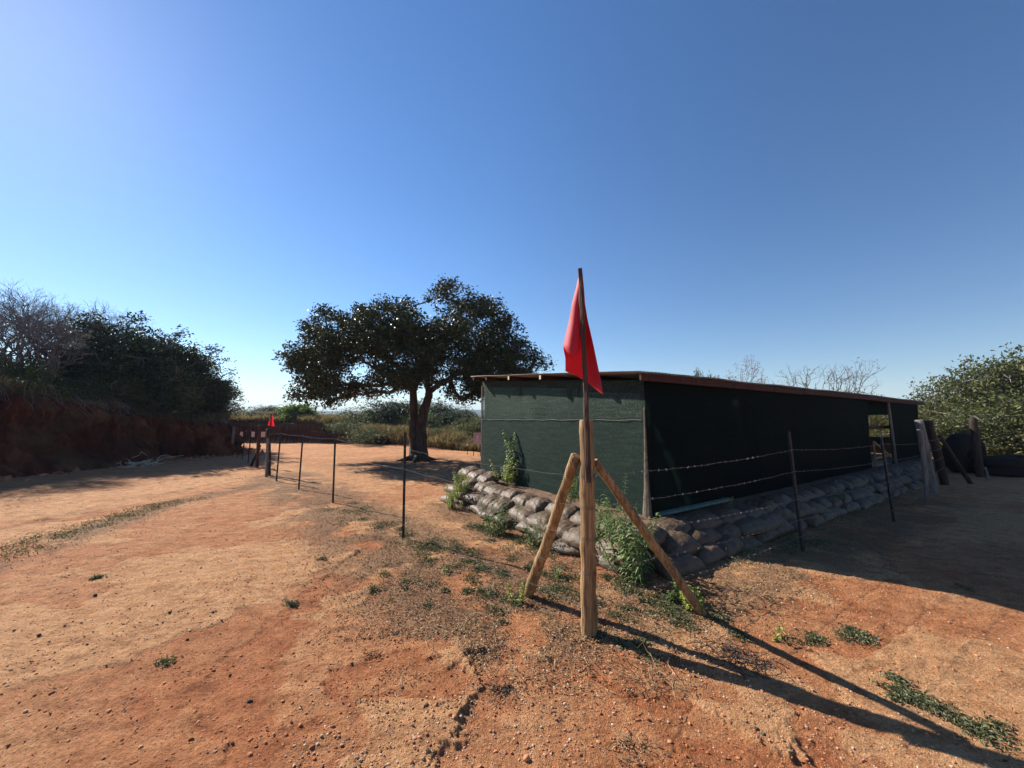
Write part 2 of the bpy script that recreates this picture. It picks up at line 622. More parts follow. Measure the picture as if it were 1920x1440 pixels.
def bag_material():
    m, nt, out = mat('woven_plastic')
    tc = nd(nt, 'ShaderNodeTexCoord')
    oi = nd(nt, 'ShaderNodeObjectInfo')
    co = tc.outputs['Object']
    cs = stretch(nt, co, (0.5, 5, 1))
    base = ramp(nt, noise(nt, cs, 9, 5, 0.6), [(0.3, (0.036, 0.022, 0.012)), (0.6, (0.085, 0.054, 0.031)), (0.8, (0.24, 0.17, 0.105))])
    dust = ramp(nt, noise(nt, co, 7, 5, 0.65), [(0.45, (0, 0, 0)), (0.7, (1, 1, 1))])
    c = mixc(nt, mathn(nt, 'MULTIPLY', dust, 0.4), base, (0.22, 0.135, 0.075))
    c = mixc(nt, mathn(nt, 'MULTIPLY', oi.outputs['Random'], 0.3), c, (0.15, 0.11, 0.075))
    b = nd(nt, 'ShaderNodeBsdfPrincipled', Roughness=0.55)
    b.inputs['Specular IOR Level'].default_value = 0.5
    b.inputs['Specular IOR Level'].default_value = 0.32
    lk(nt, c, b.inputs['Base Color'])
    bp = nd(nt, 'ShaderNodeBump', Strength=1.0, Distance=0.012)
    lk(nt, noise(nt, stretch(nt, co, (1, 2.5, 1)), 14, 5, 0.6), bp.inputs['Height'])
    lk(nt, bp.outputs[0], b.inputs['Normal'])
    lk(nt, b.outputs[0], out.inputs[0])
    return m


def wood_material(name, stops, sc=(1, 1, 0.07), scale=55, rough=0.75):
    m, nt, out = mat(name)
    tc = nd(nt, 'ShaderNodeTexCoord')
    co = stretch(nt, tc.outputs['Object'], sc)
    n = noise(nt, co, scale, 6, 0.65)
    c = ramp(nt, n, stops)
    stain = ramp(nt, noise(nt, stretch(nt, tc.outputs['Object'], (5, 5, 0.5)), 3.0, 5, 0.65), [(0.46, (0, 0, 0)), (0.62, (1, 1, 1))])
    c = mixc(nt, mathn(nt, 'MULTIPLY', stain, 0.75), c, tuple(v * 0.35 for v in stops[1][1]))
    kn = nd(nt, 'ShaderNodeTexVoronoi', Scale=5.0)
    lk(nt, stretch(nt, tc.outputs['Object'], (1.6, 1.6, 1)), kn.inputs['Vector'])
    kf = ramp(nt, kn.outputs['Distance'], [(0.05, (1, 1, 1)), (0.12, (0, 0, 0))])
    c = mixc(nt, mathn(nt, 'MULTIPLY', kf, 0.8), c, (0.05, 0.025, 0.012))
    b = nd(nt, 'ShaderNodeBsdfPrincipled', Roughness=rough)
    b.inputs['Specular IOR Level'].default_value = 0.25
    lk(nt, c, b.inputs['Base Color'])
    bp = nd(nt, 'ShaderNodeBump', Strength=0.9, Distance=0.012)
    lk(nt, n, bp.inputs['Height'])
    lk(nt, bp.outputs[0], b.inputs['Normal'])
    lk(nt, b.outputs[0], out.inputs[0])
    return m


M_GROUND = ground_material()
M_BANK = bank_material()
M_POST = wood_material('peeled_pole', [(0.32, (0.10, 0.055, 0.024)), (0.48, (0.33, 0.20, 0.09)), (0.72, (0.50, 0.34, 0.17))])
M_GREYPOST = wood_material('grey_pole', [(0.3, (0.10, 0.09, 0.075)), (0.55, (0.22, 0.20, 0.17)), (0.8, (0.40, 0.37, 0.32))])
M_DARKPOST = wood_material('dark_pole', [(0.3, (0.018, 0.012, 0.009)), (0.55, (0.045, 0.028, 0.02)), (0.8, (0.09, 0.06, 0.04))])
M_REDPOST = wood_material('red_pole', [(0.3, (0.05, 0.02, 0.012)), (0.55, (0.10, 0.04, 0.022)), (0.8, (0.17, 0.075, 0.04))])
M_STICK = wood_material('flag_stick', [(0.3, (0.035, 0.02, 0.015)), (0.5, (0.085, 0.045, 0.032)), (0.8, (0.16, 0.09, 0.06))], sc=(1, 1, 0.15), scale=40)
M_BEAM = wood_material('stained_timber', [(0.3, (0.035, 0.010, 0.005)), (0.55, (0.08, 0.023, 0.010)), (0.8, (0.13, 0.045, 0.02))], sc=(0.3, 0.3, 2), scale=20)
M_PALE = simple('pale_timber', [(0.3, (0.45, 0.36, 0.24)), (0.7, (0.66, 0.56, 0.40))], 12, 0.7)
M_STEEL = simple('painted_steel', [(0.35, (0.012, 0.013, 0.016)), (0.65, (0.035, 0.035, 0.04)), (0.8, (0.09, 0.06, 0.045))], 20, 0.55, 0.2, 60)
M_WIRE = simple('galvanised_wire', [(0.3, (0.10, 0.085, 0.075)), (0.7, (0.24, 0.215, 0.20))], 30, 0.65, 0, metal=0.2)
M_RUST = simple('rusty_wire', [(0.3, (0.08, 0.05, 0.035)), (0.7, (0.20, 0.15, 0.12))], 30, 0.6, 0, metal=0.3)
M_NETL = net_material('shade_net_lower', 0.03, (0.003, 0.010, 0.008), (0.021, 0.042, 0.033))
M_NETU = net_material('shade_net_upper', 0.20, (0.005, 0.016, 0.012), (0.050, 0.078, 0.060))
M_NETD = net_material('shade_net_darkened', 0.012, (0.002, 0.004, 0.004), (0.006, 0.010, 0.010))  # same net for the long wall, its shade put into a darker colour
M_ROOF = simple('corrugated_iron', [(0.3, (0.20, 0.17, 0.15)), (0.6, (0.36, 0.33, 0.30)), (0.8, (0.30, 0.17, 0.10))], 3, 0.6, 0.1, 20, metal=0.3)
M_SLAB = simple('screed', [(0.3, (0.22, 0.20, 0.17)), (0.7, (0.42, 0.38, 0.32))], 9, 0.9, 0.5, 30)
M_WRAP = simple('dusty_net', [(0.3, (0.05, 0.04, 0.03)), (0.7, (0.17, 0.135, 0.10))], 14, 0.9, 0.5, 40)
M_SOIL = simple('weedy_soil', [(0.3, (0.07, 0.045, 0.03)), (0.55, (0.16, 0.09, 0.055)), (0.8, (0.22, 0.16, 0.10))], 6, 0.95, 1.0, 25, dist=0.03)
M_MINT = simple('green_board', [(0.3, (0.08, 0.12, 0.10)), (0.7, (0.20, 0.27, 0.22))], 9, 0.7, 0.3, 30)
M_BAG = bag_material()
M_BARK = simple('bark', [(0.3, (0.035, 0.025, 0.02)), (0.55, (0.085, 0.062, 0.048)), (0.8, (0.17, 0.13, 0.10))], 9, 0.9, 0.8, 22, sc=(1, 1, 0.3), dist=0.03)
M_TWIG = simple('grey_twigs', [(0.3, (0.11, 0.09, 0.085)), (0.7, (0.26, 0.22, 0.20))], 4, 0.85, 0)
M_LEAF_TREE = leafmat('fig_leaves', [(0, (0.014, 0.024, 0.008)), (0.6, (0.032, 0.048, 0.014)), (0.9, (0.06, 0.075, 0.025)), (1, (0.10, 0.065, 0.03))], 0.08, 0.45, (0.08, 0.09, 0.02), 0.3)
M_LEAF_DARK = leafmat('dark_leaves', [(0, (0.015, 0.03, 0.012)), (0.6, (0.035, 0.06, 0.022)), (1, (0.07, 0.10, 0.035))], 0.09, 0.5, (0.06, 0.09, 0.02))
M_LEAF_OLIVE = leafmat('olive_leaves', [(0, (0.04, 0.055, 0.02)), (0.6, (0.085, 0.11, 0.035)), (1, (0.17, 0.18, 0.06))], 0.25, 0.5)
M_LEAF_LIGHT = leafmat('sunny_leaves', [(0, (0.03, 0.04, 0.012)), (0.5, (0.06, 0.075, 0.022)), (0.9, (0.13, 0.14, 0.045)), (1, (0.30, 0.27, 0.11))], 0.25, 0.55, (0.2, 0.22, 0.04), 0.3)
M_LEAF_WEED = leafmat('weed_leaves', [(0, (0.07, 0.12, 0.035)), (0.6, (0.14, 0.21, 0.07)), (1, (0.28, 0.34, 0.13))], 0.3, 0.5, (0.25, 0.35, 0.05))
M_LEAF_YEL = leafmat('lime_leaves', [(0, (0.16, 0.22, 0.03)), (0.6, (0.30, 0.36, 0.06)), (1, (0.46, 0.46, 0.12))], 0.35, 0.5, (0.35, 0.4, 0.05))
M_LEAF_RED = leafmat('russet_leaves', [(0, (0.16, 0.07, 0.05)), (0.6, (0.27, 0.14, 0.11)), (1, (0.36, 0.22, 0.16))], 0.3, 0.6, (0.3, 0.12, 0.06))
M_STRAW = leafmat('dry_grass', [(0, (0.05, 0.045, 0.022)), (0.5, (0.15, 0.12, 0.06)), (0.85, (0.24, 0.20, 0.10)), (1, (0.36, 0.31, 0.17))], 0.3, 0.8, (0.4, 0.3, 0.12), 0.1)
M_LITTER = leafmat('leaf_litter', [(0, (0.04, 0.03, 0.02)), (0.35, (0.14, 0.085, 0.05)), (0.75, (0.40, 0.27, 0.15)), (0.9, (0.50, 0.38, 0.24)), (1, (0.13, 0.15, 0.05))], 0.1, 0.8, (0.2, 0.12, 0.05), 0.1)
M_GCOVER = leafmat('creeping_weeds', [(0, (0.05, 0.055, 0.025)), (0.6, (0.12, 0.13, 0.055)), (0.85, (0.22, 0.22, 0.10)), (1, (0.30, 0.23, 0.13))], 0.2, 0.6)
M_STONE = leafmat('pebbles', [(0, (0.18, 0.085, 0.05)), (0.4, (0.40, 0.21, 0.13)), (0.85, (0.50, 0.34, 0.23)), (1, (0.56, 0.44, 0.33))], 0.0, 0.85, spec=0.2)
M_CLOD = leafmat('earth_clods', [(0, (0.22, 0.075, 0.035)), (0.6, (0.42, 0.16, 0.08)), (1, (0.56, 0.27, 0.14))], 0.0, 0.95, spec=0.1)
M_RUBBER = simple('tyre_rubber', [(0.3, (0.006, 0.006, 0.007)), (0.7, (0.016, 0.016, 0.016))], 12, 0.9, 0.4, 30, spec=0.1)
M_PAPER = simple('target_paper', [(0.3, (0.62, 0.60, 0.62)), (0.7, (0.75, 0.72, 0.74))], 5, 0.8, 0)
M_SIGN = simple('sign_face', [(0.3, (0.52, 0.38, 0.46)), (0.7, (0.60, 0.46, 0.53))], 5, 0.7, 0)
M_SIGNW = simple('sign_mark', [(0.3, (0.75, 0.66, 0.70)), (0.7, (0.8, 0.7, 0.74))], 5, 0.7, 0)


def flag_material():
    m, nt, out = mat('red_cloth')
    tc = nd(nt, 'ShaderNodeTexCoord')
    c = ramp(nt, noise(nt, tc.outputs['Object'], 5, 4, 0.6), [(0.3, (0.50, 0.014, 0.03)), (0.7, (0.66, 0.03, 0.055))])
    b = nd(nt, 'ShaderNodeBsdfPrincipled', Roughness=0.55)
    b.inputs['Specular IOR Level'].default_value = 0.35
    lk(nt, c, b.inputs['Base Color'])
    bp = nd(nt, 'ShaderNodeBump', Strength=0.25, Distance=0.002)
    lk(nt, noise(nt, stretch(nt, tc.outputs['Object'], (1, 1, 1)), 260, 2, 0.5), bp.inputs['Height'])
    lk(nt, bp.outputs[0], b.inputs['Normal'])
    t = nd(nt, 'ShaderNodeBsdfTranslucent')
    t.inputs[0].default_value = (0.8, 0.02, 0.03, 1)
    mx = nd(nt, 'ShaderNodeMixShader')
    mx.inputs[0].default_value = 0.30
    lk(nt, b.outputs[0], mx.inputs[1])
    lk(nt, t.outputs[0], mx.inputs[2])
    lk(nt, mx.outputs[0], out.inputs[0])
    return m


M_FLAG = flag_material()

# ================================================================== GROUND
def build_ground():
    a1 = np.radians(np.arange(-62, 62.01, 0.15))
    a2 = np.radians(np.arange(65, 296, 3.0))
    ang = np.concatenate([a1, a2])
    r = [0.02, 0.3, 0.6, 0.9]
    q = 1.15
    while q < 40:
        r.append(q)
        q *= 1.0046
    while q < 4200:
        r.append(q)
        q *= 1.06
    r = np.array(r)
    na, nr = len(ang), len(r)
    RR, AA = np.meshgrid(r, ang, indexing='ij')
    X, Y = (RR * np.sin(AA)).ravel(), (RR * np.cos(AA)).ravel()
    h, crust, lit, worn, grass = terr_full(X, Y)
    mb = MB()
    i = np.arange(nr - 1)[:, None] * na
    j = np.arange(na)[None, :]
    k = (j + 1) % na
    F = np.stack([i + j, i + na + j, i + na + k, i + k], -1).reshape(-1, 4)[:, ::-1]
    mb.add(np.stack([X, Y, h], -1), F)
    o = mb.build('ground', M_GROUND, smooth=True, attrs=dict(crust=crust, litter=lit, worn=worn, grass=grass, cut=_cut, far=sstep(4, 14, np.hypot(X, Y))))
    tag(o, kind='structure')
    return o


build_ground()

# ================================================================== LEFT CUT BANK
rs = np.random.RandomState(7)
TOE = np.array([(-17, -8), (-15.8, 0), (-14.9, 6), (-14.0, 10.5), (-13.9, 12.5), (-13.75, 14.0), (-14.0, 15.3), (-13.0, 16.6), (-12.45, 17.3), (-13.6, 19.2), (-16.5, 22.5), (-21, 26.2), (-30, 30)], float)
LIPH = np.array([3.1, 3.0, 2.9, 2.75, 2.35, 2.2, 1.85, 1.6, 1.55, 1.6, 1.7, 1.8, 2.0])
tl = np.concatenate([[0], np.cumsum(np.hypot(*np.diff(TOE, axis=0).T))])
TL = tl[-1]


def bank_base(s):
    x = np.interp(s, tl, TOE[:, 0])
    y = np.interp(s, tl, TOE[:, 1])
    H = np.interp(s, tl, LIPH)
    bx = np.full_like(x, -60.0)
    by = np.interp(s, tl, np.linspace(-30, 46, len(tl)))
    return x, y, H, bx, by


def plateau_rise(s, d):
    """extra height at distance d behind the lip: the hillside is higher towards the near end"""
    hill = np.interp(s, [0, 10, 20, 26, 32, TL], [2.2, 2.2, 1.7, 1.1, 0.5, 0.4])
    return hill * sstep(0, 9, d) + 0.03 * d


def bank_point(s, d):
    x, y, H, bx, by = bank_base(np.array([s], float))
    vx, vy = bx - x, by - y
    n = np.hypot(vx, vy)
    q = (d + 0.9) / n
    return float((x + vx * q)[0]), float((y + vy * q)[0]), float((H + plateau_rise(np.array([s]), d))[0])


def build_bank():
    s = np.linspace(0, TL, 1100)
    tf = np.linspace(0, 1, 70)
    pd = np.concatenate([np.linspace(0.05, 2, 16), np.linspace(2.4, 44, 30)])
    x, y, H, bx, by = bank_base(s)
    vx, vy = bx - x, by - y
    n = np.hypot(vx, vy)
    vx, vy = vx / n, vy / n
    rows, soil = [], []
    slump = np.interp(s, tl[[0, 3, 4, 5, 6, 7, 12]], [0.3, 0.35, 1.0, 0.9, 0.1, 0.05, 0.1])
    for t in tf:
        g = fbm(s * 0.9, np.full_like(s, t * 2.2), 101, 5, 0.55) - 0.5
        gul = fbm(s * 2.2 + 0.6 * t, np.full_like(s, t * 0.7), 107, 5, 0.62) - 0.5
        off = 0.9 * (slump * t + (1 - slump) * (t ** 3) * 0.8) - slump * 0.6 * (1 - t) + (g * 1.3 + gul * 1.3) * math.sin(math.pi * min(1, t * 0.80 + 0.12))
        off = off - 0.12 * (1 - t) ** 6 * 3
        z = H * t + 0.1 * g * t
        rows.append(np.stack([x + vx * off, y + vy * off, z - 0.12 * (t == 0)], -1))
        soil.append(np.clip(1.25 - sstep(0.8, 1.0, t + 0.25 * g) * 1.2 - 0.7 * slump * sstep(0.45, 0.6, fbm(s * 1.5, np.full_like(s, t * 3), 111, 3)), 0, 1))
    for d in pd:
        g = fbm(s * 0.7, np.full_like(s, d * 0.7), 131, 4) - 0.5
        z = H + plateau_rise(s, d) + 0.35 * g * min(1, d / 1.0)
        rows.append(np.stack([x + vx * (0.9 + d), y + vy * (0.9 + d), z], -1))
        soil.append(np.zeros_like(s) + 0.12 * (d < 0.6))
    V = np.vstack(rows)
    m, k = len(rows), len(s)
    i = np.arange(m - 1)[:, None] * k
    j = np.arange(k - 1)[None, :]
    F = np.stack([i + j, i + j + 1, i + k + j + 1, i + k + j], -1).reshape(-1, 4)
    mb = MB()
    mb.add(V, F)
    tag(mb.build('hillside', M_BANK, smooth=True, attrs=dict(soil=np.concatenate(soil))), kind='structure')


build_bank()

# ================================================================== FAR HILLS
def build_hills():
    a = np.radians(np.linspace(-75, 75, 500))
    mb = MB()
    rows = []
    hh = 13 + 22 * fbm(np.degrees(a) * 0.09, a * 0, 201, 4) + 3.5 * fbm(np.degrees(a) * 3.0, a * 0, 205, 3)
    for d, f in ((900, 0), (980, 0.45), (1080, 0.85), (1150, 1.0), (1400, 0.7), (1900, 0)):
        jit = 1 + 0.03 * (fbm(np.degrees(a) * 1.2, a * 0 + d, 207, 3) - 0.5)
        rows.append(np.stack([np.sin(a) * d * jit, np.cos(a) * d * jit, hh * f + (0 if f else -2)], -1))
    V = np.vstack(rows)
    k = len(a)
    i = np.arange(len(rows) - 1)[:, None] * k
    j = np.arange(k - 1)[None, :]
    mb.add(V, np.stack([i + j, i + j + 1, i + k + j + 1, i + k + j], -1).reshape(-1, 4))
    mh = simple('wooded_hill', [(0.35, (0.03, 0.045, 0.02)), (0.7, (0.08, 0.10, 0.04))], 0.05, 0.95, 0.6, 0.2, dist=3, coord='Object')
    tag(mb.build('hills', mh, smooth=True), kind='structure')


build_hills()

# ================================================================== FOLIAGE TOOLS
def leaf_quads(C, size, rs, up=0.35, narrow=0.5, fold=0.18):
    """one folded four-cornered leaf at each row of C"""
    n = len(C)
    d = rs.normal(size=(n, 3))
    d[:, 2] *= 0.7
    d /= np.linalg.norm(d, axis=1)[:, None]
    nrm = rs.normal(size=(n, 3)) * 0.8
    nrm[:, 2] += up * 2.5
    s = np.cross(d, nrm)
    s /= np.linalg.norm(s, axis=1)[:, None] + 1e-9
    m = np.cross(s, d)
    sz = (size * (0.6 + 0.8 * rs.rand(n)))[:, None]
    a = C - d * sz * 0.5
    c = C + d * sz * 0.5 - m * sz * 0.12
    b = C + s * sz * narrow * 0.5 + m * sz * fold * 0.5
    e = C - s * sz * narrow * 0.5 + m * sz * fold * 0.5
    V = np.stack([a, b, c, e], 1).reshape(-1, 3)
    F = np.arange(n * 4).reshape(-1, 4)
    return V, F


def curve(p, q, rs, bend=0.12, n=5, sag=0.0):
    p, q = np.asarray(p, float), np.asarray(q, float)
    t = np.linspace(0, 1, n)[:, None]
    ln = np.linalg.norm(q - p)
    o = rs.normal(size=3) * bend * ln
    o2 = rs.normal(size=(n, 3)) * bend * 0.18 * ln
    o2[0] = o2[-1] = 0
    o[2] += sag * ln
    return p * (1 - t) + q * t + o[None] * (4 * t * (1 - t)) * 0.5 + o2


def graph_branches(mb, fork_nodes, targets, rs, rmin=0.012, k=0.022, sides=6, maxr=0.14):
    """joins every target to its nearest earlier node; thickness from how much it carries. Returns nodes"""
    nodes = [np.asarray(p, float) for p in fork_nodes]
    nf = len(nodes)
    root = np.mean(nodes, axis=0)
    order = sorted(range(len(targets)), key=lambda i: np.linalg.norm(targets[i] - root))
    par = [-1] * nf
    for i in order:
        tgt = targets[i]
        A = np.array(nodes)
        dd = np.linalg.norm(A - tgt, axis=1) + 0.35 * np.linalg.norm(A - root, axis=1)
        dd = dd + np.where(A[:, 2] > tgt[2] + 0.4, 1.0, 0)
        par.append(int(np.argmin(dd)))
        nodes.append(tgt)
    cnt = [1] * len(nodes)
    for i in range(len(nodes) - 1, nf - 1, -1):
        cnt[par[i]] += cnt[i]
    for i in range(nf, len(nodes)):
        p = nodes[par[i]]
        r1 = min(maxr, rmin + k * math.sqrt(cnt[i]))
        r0 = min(maxr, r1 * 1.25)
        mb.tube(curve(p, nodes[i], rs, 0.13, 6), np.linspace(r0, r1 * 0.85, 6), sides, cap=False)
    return nodes


def crown_leaves(mb, tw, lobes, rs, dens, lsize, per=14, spread=0.17, narrow=0.5, up=0.35, shell=0.45, flat=0.8, twigs=6, droop=0.0):
    for (c, r) in lobes:
        nc = max(3, int(dens * r * r))
        d = rs.normal(size=(nc, 3))
        d /= np.linalg.norm(d, axis=1)[:, None]
        q = (shell + (1 - shell) * rs.rand(nc)) ** 0.7
        q = q * (0.75 + 0.5 * rs.rand(nc))
        C = c + d * (r * q)[:, None] * np.array((1, 1, flat))
        for t in range(min(twigs, nc)):
            tw.tube(curve(c, C[t], rs, 0.15, 4), np.linspace(0.014, 0.005, 4), 3, cap=False)
        cc = np.repeat(C, per, axis=0)
        off = rs.normal(size=cc.shape) * spread
        off[:, 2] *= 0.65
        off[:, 2] -= droop * np.abs(rs.normal(size=len(cc)))
        V, F = leaf_quads(cc + off, lsize, rs, up, narrow)
        mb.add(V, F)


# ================================================================== MAIN TREE
def main_tree():
    rs = np.random.RandomState(11)
    Y0 = 15.0
    bx, by = G(783, 863)
    by = Y0
    root_p = np.array((P(783, 863, Y0)[0], Y0, terr(P(783, 863, Y0)[0], Y0)))
    t = thing('shade_tree', 'broad dark-leaved tree with twin trunks standing alone on the dirt beside the hut', 'tree', tuple(root_p))
    LB = [(558, 668, 30), (572, 718, 28), (549, 739, 14), (573, 743, 15), (590, 625, 30), (608, 700, 38), (622, 752, 15), (612, 738, 20), (632, 598, 27), (650, 660, 46), (668, 722, 26), (690, 590, 34), (714, 650, 50), (722, 703, 32),
          (722, 568, 20), (758, 585, 30), (785, 660, 55), (700, 742, 14), (770, 610, 36), (820, 640, 55), (826, 543, 22), (846, 540, 22), (860, 565, 20), (805, 562, 14), (855, 605, 42), (897, 580, 32), (925, 582, 26), (932, 622, 38),
          (870, 690, 42), (848, 722, 18), (888, 732, 22), (862, 745, 12), (930, 680, 45), (972, 652, 30), (962, 692, 36), (1000, 673, 24), (1024, 683, 13), (902, 650, 45), (800, 700, 34), (760, 705, 30), (740, 725, 14), (655, 740, 14), (600, 590, 20), (575, 605, 12),
          (880, 548, 12), (950, 600, 20), (740, 630, 45), (680, 625, 40), (625, 640, 40), (590, 665, 36), (600, 735, 16), (902, 705, 32), (985, 700, 24), (585, 738, 20), (628, 738, 18), (622, 762, 11), (640, 735, 22), (665, 738, 18), (690, 738, 16), (597, 720, 24), (720, 735, 16), (835, 735, 12), (880, 742, 18), (900, 738, 16), (905, 720, 22), (560, 690, 22), (555, 738, 16)]
    lobes = []
    for (u, v, r) in LB:
        edge = abs(u - 785) / 260.0
        edge = max(edge, (690 - v) / 190.0 if v < 690 else 0)
        half = 3.6 * math.sqrt(max(0.04, 1 - edge * edge))
        big = r > 28
        n = 3 if big else (2 if r > 18 else 1)
        for k in range(n):
            off = rs.uniform(-half, half) if n == 1 else (-half + 2 * half * (k + 0.5) / n) * 0.85 + rs.uniform(-0.4, 0.4)
            Y = Y0 + off
            lobes.append((P(u + rs.uniform(-6, 6) * (n > 1), v + (rs.uniform(-5, 5) if n > 1 else 0), Y), r / 48.0 * (1.0 if n == 1 else 0.95)))
    tr = MB()

    def pth(pts):
        return np.array([P(u, v, Y0 + dy) for (u, v, dy) in pts])

    def smooth(pp, n=14):
        tt = np.linspace(0, len(pp) - 1, n)
        a = np.stack([np.interp(tt, range(len(pp)), pp[:, i]) for i in range(3)], -1)
        return a
    left = smooth(pth([(777, 868, 0.05), (777, 845, 0.05), (775, 800, 0.03), (776, 760, 0.0), (775, 735, 0)]))
    right = smooth(pth([(792, 868, 0), (791, 845, 0), (788, 800, -0.05), (796, 765, -0.08), (803, 745, -0.1), (804, 736, -0.1)]))
    rsw = np.random.RandomState(5)
    tr.tube(left, np.linspace(0.18, 0.135, 14) + 0.08 * np.exp(-np.arange(14) * 1.2), 12, wob=0.16, rs=rsw)
    tr.tube(right, np.linspace(0.23, 0.14, 14) + 0.10 * np.exp(-np.arange(14) * 1.2), 12, wob=0.16, rs=rsw)
    for dx, dy in ((-0.8, -0.3), (-0.5, 0.5), (0.6, -0.35), (0.75, 0.3), (0.0, -0.7)):
        p0 = root_p + np.array((dx * 0.2, dy * 0.2, 0.16))
        tr.tube([p0, root_p + np.array((dx * 0.6, dy * 0.6, 0.05)), root_p + np.array((dx, dy, -0.02))], [0.12, 0.07, 0.03], 7, cap=False)
    limbs = []
    for pts, r0, r1 in (([(775, 735, 0), (768, 712, -0.1), (752, 692, -0.4)], .14, .10), ([(775, 735, 0), (783, 714, 0.2), (788, 690, 0.5)], .12, .09),
                        ([(804, 736, -0.1), (822, 722, -0.3), (850, 706, -0.6), (872, 690, -0.8)], .12, .08), ([(804, 736, -0.1), (801, 715, 0.1), (806, 688, 0.3)], .13, .09),
                        ([(788, 690, 0.5), (830, 655, 0.8), (850, 618, 0.6)], .09, .05), ([(752, 692, -0.4), (715, 668, -0.9), (670, 655, -1.0)], .10, .06),
                        ([(775, 735, 0), (750, 715, 0.9), (700, 690, 1.6)], .10, .06), ([(804, 736, -.1), (835, 712, 1.0), (885, 690, 1.8)], .10, .06)):
        pp = smooth(pth(pts), 10)
        tr.tube(pp, np.linspace(r0, r1, 10), 8, cap=False, wob=0.1, rs=rsw)
        limbs += [pp[5], pp[-1]]
    graph_branches(tr, limbs, [c for c, r in lobes], rs, 0.014, 0.016, 6, 0.10)
    tr.build('trunk', M_BARK, t, smooth=True, loc=root_p)
    lv, tw = MB(), MB()
    crown_leaves(lv, tw, lobes, rs, 84, 0.115, 16, 0.125, 0.52, 0.3, 0.30, 0.85, 7, 0.03)
    tw.build('twigs', M_BARK, t, loc=root_p)
    lv.build('crown', M_LEAF_TREE, t, loc=root_p)


main_tree()


# ================================================================== SHRUB AND BARE TREE PROTOTYPES
def shrub(name, seed, rx, rz, nl, mleaf, lsize, dens=60, per=12, spread=0.14, narrow=0.5, h0=0.3, lobe=(0.45, 0.8), label=None, cat='shrub', mtrunk=None, shell=0.5):
    """unit-built shrub about 2*rx wide and rz high"""
    rs = np.random.RandomState(seed)
    t = thing(name, label, cat)
    lobes = []
    for i in range(nl):
        a = rs.rand() * 2 * math.pi
        q = math.sqrt(rs.rand())
        e = rs.rand() ** 0.7
        rad = rs.uniform(*lobe)
        zz = h0 + (rz - h0 - rad) * e
        w = math.sqrt(max(0.05, 1 - (max(0, e - 0.25) / 0.95) ** 2))
        lobes.append((np.array((math.cos(a) * q * (rx - rad * 0.6) * w, math.sin(a) * q * (rx - rad * 0.6) * w, max(zz, rad * 0.55))), rad))
    for i in range(nl // 3):
        a = rs.rand() * 2 * math.pi
        e = rs.uniform(0.2, 1)
        w = math.sqrt(max(0.02, 1 - (max(0, e - 0.2) / 0.95) ** 2))
        lobes.append((np.array((math.cos(a) * rx * w, math.sin(a) * rx * w, rz * e * rs.uniform(0.9, 1.08))), rs.uniform(0.18, 0.32)))
    tr = MB()
    stems = []
    for i in range(4):
        a = rs.rand() * 6.28
        top = np.array((math.cos(a) * rx * 0.3, math.sin(a) * rx * 0.3, rz * 0.4))
        tr.tube(curve((math.cos(a) * 0.12, math.sin(a) * 0.12, -0.15), top, rs, 0.15, 6), np.linspace(0.07, 0.04, 6), 6, cap=False)
        stems.append(top)
    graph_branches(tr, stems, [c for c, r in lobes], rs, 0.008, 0.010, 4, 0.05)
    lv = MB()
    crown_leaves(lv, tr, lobes, rs, dens, lsize, per, spread, narrow, 0.4, shell, 0.85, 5)
    tr.build('trunk', mtrunk or M_TWIG, t)
    lv.build('crown', mleaf, t)
    return t


def bare_tree(name, seed, height, spreadw, label, leaves=None, nleaf=0, depth=6, sides=3, r0=0.09, up=0.5, stems=4, mtw=None):
    rs = np.random.RandomState(seed)
    t = thing(name, label, 'tree')
    tr, tw, lf = MB(), MB(), MB()
    tips = []

    def grow(p, d, ln, r, lev):
        q = p + d * ln
        mb = tr if lev < 2 else tw
        mb.tube(curve(p, q, rs, 0.14, 4), np.linspace(r, r * 0.72, 4), 5 if lev < 2 else sides, cap=False)
        if lev >= depth:
            tips.append(q)
            return
        n = 2 if rs.rand() < 0.72 else 3
        for i in range(n):
            nd_ = d + rs.normal(size=3) * (0.42 + 0.03 * lev)
            nd_[2] += up * 0.25
            nd_[:2] *= spreadw
            nd_ /= np.linalg.norm(nd_)
            grow(p + (q - p) * rs.uniform(0.7, 1.0), nd_, ln * rs.uniform(0.66, 0.86), max(0.0030, r * (0.70 if i == 0 else 0.55)), lev + 1)
    l0 = height * 0.27
    for s in range(stems):
        a = s / stems * 6.28 + rs.rand()
        d = np.array((math.cos(a) * 0.45 * spreadw, math.sin(a) * 0.45 * spreadw, 1.0))
        d /= np.linalg.norm(d)
        grow(np.array((math.cos(a) * 0.1, math.sin(a) * 0.1, -0.1)), d, l0, r0, 0)
    tr.build('trunk', mtw or M_TWIG, t)
    tw.build('twigs', mtw or M_TWIG, t)
    if leaves and nleaf:
        T = np.array(tips)
        idx = rs.randint(0, len(T), nleaf)
        V, F = leaf_quads(T[idx] + rs.normal(size=(nleaf, 3)) * 0.12, 0.08, rs, 0.2, 0.55)
        lf.add(V, F)
        lf.build('leaves', leaves, t)
    return t


def on_ground(o, u, Y, s=1.0, rz=0.0, label=None, sz=None, group=None, sink=0.05, first=False):
    x = (u - CX) / F_PX * Y
    z = terr(x, Y) - sink
    sc = (s, s, sz if sz else s)
    if first:
        o.location = (x, Y, z)
        o.rotation_euler = (0, 0, rz)
        o.scale = sc
        if label:
            o['label'] = label
        if group:
            o['group'] = group
        return o
    return copy_thing(o, (x, Y, z), rz, sc, label, group)


